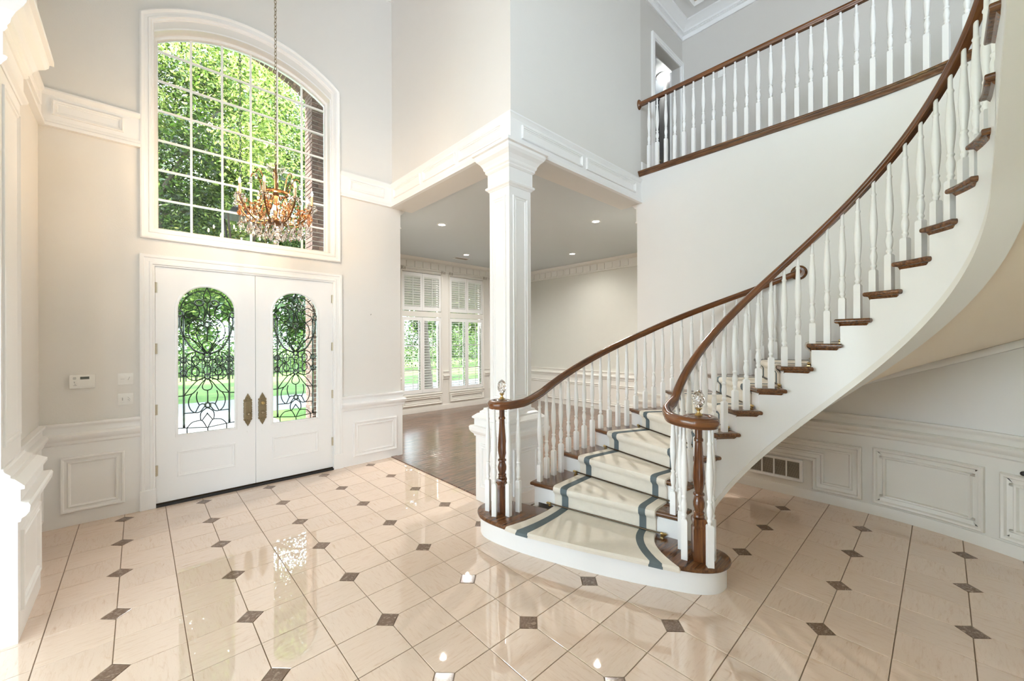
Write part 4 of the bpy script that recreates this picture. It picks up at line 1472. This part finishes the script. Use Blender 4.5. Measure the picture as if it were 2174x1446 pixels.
DR = [drop_mesh(.013, .05), drop_mesh(.017, .065), drop_mesh(.022, .085)]
DRA = [drop_mesh(.015, .055, 6, 'amber'), drop_mesh(.018, .07, 6, 'amber')]
BEADA = MB().add(*ball(0, 0, 0, .012, 1, 6, 4)).mesh('crystal_bead', 'amber')
BEAD = MB().add(*ball(0, 0, 0, .0095, 1, 6, 4)).mesh('crystal_bead', 'crystal')
dm = MB()
candles = []
for kA in range(8):
    t = .28 + kA * PI / 4
    pts = [pol(.05, t, 2.93), pol(.12, t, 2.895), pol(.21, t, 2.91), pol(.285, t, 2.985), pol(.325, t, 3.06), pol(.335, t, 3.085)]
    MB().tube(spline(pts, 5), .0085, 8).build('arm', 'gilt', ch, True)
    MB().tube(spline([pol(.20, t, 2.91), pol(.23, t, 2.96), pol(.215, t, 3.00), pol(.18, t, 3.0), pol(.17, t, 2.97)], 5), .005, 6).build('scroll', 'gilt', ch, True)
    MB().tube(spline([pol(.11, t + .2, 3.20), pol(.135, t + .2, 3.30), pol(.165, t + .2, 3.37), pol(.20, t + .2, 3.375), pol(.215, t + .2, 3.34)], 5), .0055, 6).build('upper_branch', 'gilt', ch, True)
    link('crystal_drop', DR[1], ch, pol(.215, t + .2, 3.335), t)
    bo = MB().lathe([(.010, 0), (.035, .008), (.043, .02), (.040, .02), (.030, .012), (.010, .012)], *pol(.335, t, 0)[:2], 3.085, 14)
    bo.build('drip_pan', 'crystal', ch, True)
    x, y, _ = pol(.335, t, 0)
    MB().lathe([(.0125, 0), (.0115, .10), (.008, .104)], x, y, 3.10, 10).build('candle_sleeve', 'candle', ch, True)
    MB().lathe([(.005, 0), (.009, .012), (.0105, .022), (.007, .038), (.002, .052)], x, y, 3.204, 10).build('bulb', 'bulb', ch, True)
    candles.append((x, y, 3.235))
    for q in range(5):
        u = t + 2 * PI * q / 5
        link('crystal_drop', DR[q % 2], ch, (x + .042 * cos(u), y + .042 * sin(u), 3.095), u)
    # swag of beads from the ring down to the candle cup
    for q in range(1, 7):
        f = q / 7
        r_ = .118 + (.30 - .118) * f
        zz = 3.195 + (3.10 - 3.195) * f - .10 * sin(PI * f)
        link('crystal_bead', BEADA, ch, pol(r_, t, zz))
        if q % 2:
            link('crystal_drop', DRA[0], ch, pol(r_, t + .05, zz - .012), t)
    for q in range(4):
        link('crystal_drop', DRA[q % 2], ch, pol(.09 + .012 * q, t + .18 * q, 3.17 - .05 * q), t)
    # swag between neighbouring arms
    for q in range(1, 5):
        f = q / 5
        u = t + PI / 4 * f
        link('crystal_drop', DRA[q % 2], ch, pol(.335 - .03 * sin(PI * f), u, 3.06 - .07 * sin(PI * f)), u)
        link('crystal_bead', BEADA, ch, pol(.325 - .03 * sin(PI * f), u, 3.075 - .07 * sin(PI * f)))
MB().lathe([(.012, 0), (.014, .08), (.010, .085)], *pol(.06, -2.0, 0)[:2], 2.94, 10).build('candle_sleeve', 'candle', ch, True)
x, y, _ = pol(.06, -2.0, 0)
MB().lathe([(.006, 0), (.014, .012), (.016, .024), (.010, .042), (.002, .058)], x, y, 3.024, 10).build('bulb', 'bulb', ch, True)
for r_, n_, z_, d_ in ((.31, 30, 2.90, 1), (.235, 24, 2.87, 2), (.16, 16, 2.85, 2), (.085, 10, 2.83, 2)):
    MB().tube([pol(r_, 2 * PI * q / 32, z_ + .004) for q in range(32)], .003, 5, True).build('drop_ring', 'gilt', ch, True)
    for q in range(n_):
        u = 2 * PI * q / n_
        link('crystal_drop', DR[d_], ch, pol(r_, u, z_ - .006 - .012 * (q % 2)), u)
MB().add(*ball(CHX, CHY, 2.715, .028, 1, 10, 8)).build('crystal_ball', 'crystal', ch)
# ================================================================== SMALL THINGS ON WALLS
kp = thing('alarm_keypad', (-.388, YF, 1.335), 'white alarm keypad with a grey display on the wall left of the doors', 'keypad')
slab([(-.472, YF - .026), (-.305, YF - .026), (-.305, YF), (-.472, YF)], 1.272, 1.400, .006).build('case', 'plastic', kp, True)
MB().box(-.404, -.345, YF - .028, YF - .025, 1.357, 1.381).build('display', 'lcd', kp)
slab([(-.424, YF - .030), (-.318, YF - .030), (-.318, YF - .024), (-.424, YF - .024)], 1.284, 1.348, .002).build('flap', 'plastic', kp, True)
mb = MB()
for dx, dz, w, hh in ((-.448, 1.300, .022, .003), (-.438, 1.306, .003, .012), (-.442, 1.322, .003, .014), (-.446, 1.334, .010, .003)):
    mb.box(dx, dx + w, YF - .0275, YF - .025, dz, dz + hh)
mb.build('printed_mark', 'mark', kp)
mb = MB()
for q in range(4):
    mb.box(-.452 + .002 * abs(q - 1.5), -.428 - .002 * abs(q - 1.5), YF - .0275, YF - .025, 1.358 + q * .006, 1.361 + q * .006)
mb.build('speaker_slots', 'mark', kp)
for z0, lab, kinds in ((1.283, 'white double switch plate beside the doors, upper one', ('rocker', 'slash')), (1.083, 'white double switch plate beside the doors, lower one', ('slide', 'double'))):
    sw = thing('switch_plate', (-.098, YF, z0), lab, 'light switch', 'switch plates left of the doors')
    slab([(-.154, YF - .008), (-.042, YF - .008), (-.042, YF), (-.154, YF)], z0, z0 + .114, .002).build('plate', 'plastic', sw, True)
    for q, kd in enumerate(kinds):
        x0 = -.137 + q * .046
        slab([(x0, YF - .013), (x0 + .033, YF - .013), (x0 + .033, YF - .006), (x0, YF - .006)], z0 + .024, z0 + .090, .002).build('rocker', 'plastic', sw, True)
        mk = MB()
        if kd == 'slash':
            mk.tube([(x0 + .010, YF - .0135, z0 + .045), (x0 + .022, YF - .0135, z0 + .075)], .0018, 6)
        elif kd == 'double':
            mk.tube([(x0 + .008, YF - .0135, z0 + .078), (x0 + .026, YF - .0135, z0 + .050)], .0018, 6)
            mk.tube([(x0 + .008, YF - .0135, z0 + .058), (x0 + .022, YF - .0135, z0 + .038)], .0018, 6)
        elif kd == 'slide':
            mk.box(x0 + .013, x0 + .020, YF - .016, YF - .012, z0 + .045, z0 + .072)
        else:
            mk.box(x0 + .002, x0 + .031, YF - .0138, YF - .012, z0 + .056, z0 + .058)
        mk.build('slider', 'mark', sw)
su = thing('switch_plate', (6.67, 2.33, 5.5), 'white switch plate on the upstairs hall wall behind the balusters', 'light switch')
MB().box(6.662, 6.67, 2.28, 2.385, 5.82, 5.94).build('plate', 'plastic', su)
MB().box(6.658, 6.664, 2.315, 2.35, 5.85, 5.91).build('rocker', 'white', su)
hk = thing('picture_hook', (XL, 5.0, 2.16), 'small dark L-shaped hook left on the wall beside the pilaster', 'hook')
MB().tube([(XL + .004, 4.66, 2.175), (XL + .006, 4.66, 2.135), (XL + .006, 4.685, 2.132), (XL + .012, 4.692, 2.142)], .0025, 6).build('wire', 'bronze', hk)
MB().add(*ball(XL + .004, 4.66, 2.178, .004)).build('nail_head', 'bronze', hk)
nl = thing('picture_nail', (2.41, YF, 2.083), 'tiny dark nail in the wall right of the doors', 'nail')
MB().tube([(2.41, YF + .001, 2.075), (2.41, YF - .012, 2.085)], .0022, 6).build('shank', 'bronze', nl)
MB().lathe([(.001, 0), (.006, .002), (.006, .005), (.001, .006)], 2.41, YF - .012, 2.085, 8).build('nail_head', 'bronze', nl)
kn = thing('wall_knob', (4.98, -.455, .68), 'small dark knob on the cream wainscot at the right edge', 'knob')
tq = -.52
rad = (cos(tq), sin(tq))
mb = MB()
mb.tube([(CX + (RW - o_) * rad[0], CY + (RW - o_) * rad[1], .682) for o_ in (.018, .03, .045, .06, .075, .08)], [.016, .009, .012, .02, .016, .003], 12)
mb.build('knob', 'black', kn, True)

# ---- floor register in the wainscot under the stair
vg = thing('air_register', (XW, 1.29, .16), 'white wall register with brown louvres low under the stair', 'air vent')
s0, s1 = 2.99 - 1.56, 2.99 - 1.02
zr0, zr1 = .165, .405
mould(stairwall, rect(s0, s1, zr0, zr1), [(0, .018), (0, .034), (.006, .038), (.03, .036), (.034, .030), (.034, .018)], True).build('frame', 'white', vg)
MB().add([stairwall(s0 + .03, zr0 + .03, .020), stairwall(s1 - .03, zr0 + .03, .020), stairwall(s1 - .03, zr1 - .03, .020), stairwall(s0 + .03, zr1 - .03, .020)], [(0, 1, 2, 3)]).build('back_plate', 'ventdark', vg)
for k in range(1, 4):
    sm = s0 + .034 + (s1 - s0 - .068) * k / 4
    mould(stairwall, [(sm, zr0 + .03), (sm, zr1 - .03)], [(-.007, .02), (-.007, .034), (.007, .034), (.007, .02)], False).build('divider', 'white', vg)
sl_ = MB()
for q in range(15):
    z = zr0 + .040 + q * (zr1 - zr0 - .08) / 14
    P8 = [stairwall(s_, z + dz, o_) for s_ in (s0 + .034, s1 - .034) for dz, o_ in ((0, .022), (.004, .022), (.0015, .032), (-.0025, .032))]
    sl_.add(P8, [(0, 1, 2, 3), (7, 6, 5, 4), (0, 4, 5, 1), (1, 5, 6, 2), (2, 6, 7, 3), (3, 7, 4, 0)])
o = sl_.build('louvre_slats', 'vent', vg)
o['kind'] = 'stuff'
cv_ = thing('ceiling_vent', (5.671, 7.85, ZD), 'dark slotted air vent in the far grey ceiling', 'air vent')
mb = MB()
mb.box(5.47, 5.87, 7.76, 7.785, ZD - .008, ZD)
mb.box(5.47, 5.87, 7.915, 7.94, ZD - .008, ZD)
mb.box(5.47, 5.495, 7.785, 7.915, ZD - .008, ZD)
mb.box(5.845, 5.87, 7.785, 7.915, ZD - .008, ZD)
mb.build('frame', 'white', cv_)
MB().box(5.495, 5.845, 7.785, 7.915, ZD - .002, ZD - .0005).build('back_plate', 'black', cv_)
for q in range(5):
    MB().box(5.495, 5.845, 7.795 + q * .024, 7.803 + q * .024, ZD - .008, ZD - .002).build('slat', 'vent', cv_)

# ================================================================== OUTDOORS
ZG = -.15
struct(MB().box(-60, 90, 5.8, 110, ZG - .3, ZG).build('ground_lawn', 'grass'), 'green front lawn outside the windows', 'lawn')
struct(MB().box(-60, 90, -60, 5.8, ZG - .3, ZG - .06).build('ground_neutral', 'concrete'), 'unseen grey ground around the house, neutral for bounced light', 'ground')  # made grey so that the unseen ground bounces no green light indoors
sl2 = MB()
wk = struct(MB().box(-1.6, 3.0, 5.77, 8.2, ZG - .02, -.03).build('porch_floor', 'concrete'), 'grey concrete porch floor outside the doors', 'porch')
pv_ = struct(MB().box(-30, 60, 12.2, 15.4, ZG - .05, ZG + .004).build('driveway', 'concrete'), 'pale concrete drive crossing the front lawn', 'driveway')
wp = struct(MB().box(-.9, 2.4, 8.2, 12.2, ZG - .05, ZG + .002).build('front_walk', 'mortar'), 'grey flagstone front walk leading to the doors', 'path')
fs = slab([(-.53, -.38), (.53, -.38), (.53, .38), (-.53, .38)], -.02, .012, .006, 1).mesh('flagstone', 'concrete')
for i in range(3):
    for j in range(5):
        link('flagstone', fs, wp, (-.35 + i * 1.1, 8.62 + j * .79, ZG + .002))

# ---- brick porch with an arched opening
PYI, PYO = 7.50, 7.94
pr = thing('brick_porch', (2.45, 7.7, 0), 'brown brick porch pier and arch outside the entrance window', 'porch')
MB().box(2.235, 2.80, PYI + .012, PYO - .012, ZG, 6.25).build('pier_core', 'mortar', pr)
bw, bh = .20, .066
bm_ = slab([(-.097, -.05), (.097, -.05), (.097, .05), (-.097, .05)], 0, bh, .003, 1).mesh('brick', 'brick')
bh_ = slab([(-.047, -.05), (.047, -.05), (.047, .05), (-.047, .05)], 0, bh, .003, 1).mesh('brick', 'brick')
nb = 0
z = 0.02
row = 0
while z < 6.15:
    off = 0 if row % 2 else .10
    if row % 2:
        link('brick', bm_, pr, (2.22 + .1, PYI + .05, z))
        link('brick', bm_, pr, (2.22 + .3, PYI + .05, z))
        link('brick', bm_, pr, (2.27, PYI + .2, z), PI / 2)
        link('brick', bh_, pr, (2.27, PYI + .35, z), PI / 2)
    else:
        link('brick', bm_, pr, (2.27, PYI + .1, z), PI / 2)
        link('brick', bm_, pr, (2.42, PYI + .05, z))
        link('brick', bm_, pr, (2.27, PYI + .3, z), PI / 2)
    z += .0785
    row += 1
av = arch(-.22, 2.22, 6.12, .40, 40)
vs = []
for k in range(40):
    p, q = av[k], av[k + 1]
    dx, dz = q[0] - p[0], q[1] - p[1]
    l = math.hypot(dx, dz)
    nx, nz = -dz / l, dx / l
    e = .0025 / l
    p2, q2 = (p[0] + dx * e, p[1] + dz * e), (q[0] - dx * e, q[1] - dz * e)
    MB().rings([[(p2[0], y_, p2[1]), (q2[0], y_, q2[1]), (q2[0] + nx * .2, y_, q2[1] + nz * .2), (p2[0] + nx * .2, y_, p2[1] + nz * .2)] for y_ in (PYI, PYO)]).build('voussoir', 'brick', pr)
top = [(p[0], p[1] + .12) for p in av]
poly_wall(wally(PYI + .01), [(-.9, ZG), (-.22, ZG), (-.22, 6.2)] + top + [(2.22, 6.2), (2.22, ZG + 6.3), (2.9, 6.15), (2.9, 7.4), (-.9, 7.4)], [], .42).build('arch_wall', 'mortar', pr)
MB().box(-3.2, 3.4, 5.78, 8.0, 7.0, 7.15).build('porch_ceiling', 'cream', pr)  # extended to the left, out of view, to keep sun off the arched window

# ---- hanging porch lantern
ln = thing('porch_lantern', (1.03, 6.6, 2.7), 'black iron porch lantern on a chain outside the arched window', 'lantern')
lx, ly = 1.03, 6.6
z = 3.62
k = 0
lk2 = MB()
lk2.tube([(.014 * cos(q), 0, .030 * sin(q)) for q in [2 * PI * k_ / 8 for k_ in range(8)]], .0045, 5, True)
lk2 = lk2.mesh('chain_link', 'black', True)
while z < 6.98:
    link('chain_link', lk2, ln, (lx, ly, z), (k % 2) * PI / 2)
    z += .052
    k += 1


def sqr(w, z):
    return [(lx - w, ly - w, z), (lx + w, ly - w, z), (lx + w, ly + w, z), (lx - w, ly + w, z)]


MB().rings([sqr(.18, 3.40), sqr(.185, 3.42), sqr(.14, 3.46), sqr(.10, 3.53), sqr(.03, 3.58), sqr(.02, 3.62)]).build('roof', 'black', ln)
MB().rings([sqr(.095, 2.72), sqr(.105, 2.72), sqr(.10, 2.76), sqr(.09, 2.76)]).build('base', 'black', ln)
for sx, sy in ((-1, -1), (1, -1), (1, 1), (-1, 1)):
    MB().tube([(lx + sx * .098, ly + sy * .098, 2.74), (lx + sx * .168, ly + sy * .168, 3.41)], .016, 4).build('corner_bar', 'black', ln)
for q in range(4):
    u = PI / 4 + q * PI / 2
    v_ = u + PI / 2
    r2 = math.sqrt(2)
    pts = [(lx + .094 * r2 * cos(u), ly + .094 * r2 * sin(u), 2.76), (lx + .094 * r2 * cos(v_), ly + .094 * r2 * sin(v_), 2.76), (lx + .164 * r2 * cos(v_), ly + .164 * r2 * sin(v_), 3.40), (lx + .164 * r2 * cos(u), ly + .164 * r2 * sin(u), 3.40)]
    MB().add(pts, [(0, 1, 2, 3)]).build('pane', 'glass', ln)
for dx, dy in ((-.05, 0), (.04, .03), (.01, -.05)):
    MB().lathe([(.012, 0), (.012, .12)], lx + dx, ly + dy, 2.86, 8).build('candle_sleeve', 'candle', ln)
    MB().lathe([(.006, 0), (.013, .015), (.008, .04), (.001, .055)], lx + dx, ly + dy, 2.98, 8).build('bulb', 'bulb2', ln, True)
    MB().tube([(lx, ly, 2.74), (lx + dx, ly + dy, 2.80), (lx + dx, ly + dy, 2.86)], .005, 5).build('arm', 'black', ln)


# ---- trees and shrubs
def leaves(name, mat, centres, n, size, parent, seed, spread=.5, droop=.35):
    rg = np.random.default_rng(seed)
    C_ = np.array(centres)
    idx = rg.integers(0, len(C_), n)
    pos = C_[idx, :3] + rg.normal(0, 1, (n, 3)) * (C_[idx, 3:4] * spread)
    nr = rg.normal(0, 1, (n, 3))
    nr[:, 2] = np.abs(nr[:, 2]) + droop
    nr /= np.linalg.norm(nr, axis=1)[:, None]
    tg = np.cross(nr, rg.normal(0, 1, (n, 3)))
    tg /= np.linalg.norm(tg, axis=1)[:, None]
    bt = np.cross(nr, tg)
    sz = size * rg.uniform(.6, 1.35, (n, 1))
    v = np.stack([pos - tg * sz, pos + bt * sz * .42 + nr * sz * .1, pos + tg * sz, pos - bt * sz * .42 + nr * sz * .1], 1).reshape(-1, 3)
    me = bpy.data.meshes.new(name)
    me.vertices.add(n * 4)
    me.vertices.foreach_set('co', v.astype(np.float32).ravel())
    me.loops.add(n * 4)
    me.loops.foreach_set('vertex_index', np.arange(n * 4, dtype=np.int32))
    me.polygons.add(n)
    me.polygons.foreach_set('loop_start', np.arange(0, n * 4, 4, dtype=np.int32))
    me.update(calc_edges=True)
    at = me.attributes.new('tone', 'FLOAT', 'FACE')
    tone = np.clip(rg.normal(.5, .26, n) + rg.normal(0, .27, len(C_))[idx], 0, 1)
    at.data.foreach_set('value', tone.astype(np.float32))
    me.materials.append(MT[mat])
    o = link(name, me, parent)
    o['kind'] = 'stuff'
    return o


def tree(x, y, h_, rc, zc, n, label, seed, mat='leaf1', size=.13, trunk=.22, hz=None):
    rg = random.Random(seed)
    t = thing('tree', (x, y, ZG), label, 'tree', 'trees in the front garden')
    pts = [(x, y, ZG), (x + rg.uniform(-.1, .1), y, 1.2), (x + rg.uniform(-.3, .3), y + rg.uniform(-.2, .2), zc * .7), (x, y, zc + .2 * rc)]
    MB().tube(spline(pts, 5), [trunk * (1 - .75 * k / 15) for k in range(16)], 10).build('trunk', 'bark', t, True)
    hz = hz or rc * .9
    cs = []
    for k in range(90):
        u, v_ = rg.uniform(0, 2 * PI), rg.uniform(-1, 1)
        r_ = rc * rg.uniform(.35, 1.0) ** .5
        cs.append((x + r_ * math.sqrt(1 - v_ * v_) * cos(u), y + r_ * math.sqrt(1 - v_ * v_) * sin(u), zc + hz * v_ * rg.uniform(.6, 1), rg.uniform(.5, 1.0) * rc * .26))
    for k in range(12):
        c = cs[k * 7]
        MB().tube(spline([(x, y, zc - hz * .55 + .05 * k), ((x + c[0]) / 2, (y + c[1]) / 2, (zc - hz * .3 + c[2]) / 2 + .3), c[:3]], 4), [trunk * .32 * (1 - .9 * q / 8) for q in range(9)], 6).build('branch', 'bark', t, True)
    leaves('foliage', mat, cs, n, size, t, seed)
    return t


tree(.2, 15.5, 9, 4.6, 7.2, 110000, 'large bright green tree filling the arched window', 1, 'leaf1', .056)
tree(3.15, 17.5, 9, 4.2, 7.6, 80000, 'bright leafy tree behind the chandelier', 2, 'leaf1', .068)
tree(-4.2, 19, 9, 4.5, 7.0, 40000, 'leafy tree at the left of the arched window', 3, 'leaf2', .10)
tree(8.1, 13.6, 8, 3.6, 6.6, 22000, 'thick-trunked tree outside the first shuttered window', 4, 'leaf2', .13, trunk=.30)
tree(15.0, 18.5, 8, 4.0, 5.6, 22000, 'green tree outside the middle shuttered window', 5, 'leaf1', .14)
tree(1.5, 36, 10, 6.0, 6.5, 16000, 'distant dark tree across the lawn, straight beyond the doors', 6, 'leaf2', .26, trunk=.3)
tree(12, 40, 10, 6.5, 6.5, 16000, 'distant dark tree across the lawn, right of the doors', 7, 'leaf2', .26, trunk=.3)
tree(-9, 36, 10, 6.5, 6.0, 14000, 'distant dark tree across the lawn, left of the doors', 8, 'leaf2', .26, trunk=.3)
tree(26, 38, 10, 6.5, 6.0, 14000, 'distant tree seen between the louvres', 9, 'leaf2', .28, trunk=.3)
tree(39, 40, 10, 7, 6.0, 12000, 'distant tree furthest right beyond the shuttered windows', 10, 'leaf2', .28, trunk=.3)


def shrub(x, y, r, hgt, n, label, seed, mat='leaf2'):
    rg = random.Random(seed)
    t = thing('shrub', (x, y, ZG), label, 'shrub', 'shrubs in the front garden')
    cs = [(x + rg.uniform(-1, 1) * r, y + rg.uniform(-.6, .6) * r, ZG + rg.uniform(.15, .9) * hgt, r * .28) for k in range(24)]
    for k in range(4):
        c = cs[k * 5]
        MB().tube([(x + .05 * k, y, ZG), ((x + c[0]) / 2, (y + c[1]) / 2, ZG + hgt * .3), c[:3]], [.03, .02, .008], 5).build('stem', 'bark', t)
    leaves('foliage', mat, cs, n, .09, t, seed, .6)


shl = ['low shrub left of the drive', 'low shrub straight beyond the left door glass', 'low shrub beyond the right door glass', 'broad hedge bush outside the first shuttered window', 'broad hedge bush outside the middle shuttered window', 'broad hedge bush beyond the column window', 'small hedge bush right of the drive', 'far hedge bush at the end of the lawn', 'far hedge bush beside the distant fence']
for k, (x, y, r, hgt) in enumerate([(-5, 27, 2.2, 2.0), (-1, 29, 2.4, 2.2), (4, 28, 2.4, 2.2), (13, 25, 2.6, 2.6), (18, 25, 2.8, 2.8), (24, 26, 2.8, 2.6), (9, 27, 2.2, 2.2), (31, 28, 3, 2.6), (-10, 28, 2.4, 2.2)]):
    shrub(x, y, r, hgt, 5000, shl[k], 30 + k)
# iron fence far across the lawn
fe = thing('iron_fence', (0, 24, ZG), 'low black iron picket fence far across the lawn', 'fence')
pk = MB()
pk.box(-.02, .02, -.02, .02, 0, 1.15)
pk.rings([[(-.02, -.02, 1.15), (.02, -.02, 1.15), (.02, .02, 1.15), (-.02, .02, 1.15)], [(-.002, -.002, 1.24), (.002, -.002, 1.24), (.002, .002, 1.24), (-.002, .002, 1.24)]])
pk = pk.mesh('picket', 'black')
for k in range(90):
    link('picket', pk, fe, (-7 + k * .2, 24, ZG))
for z in (.2, .95):
    MB().box(-7.1, 11, 23.98, 24.02, ZG + z, ZG + z + .04).build('fence_rail', 'black', fe)
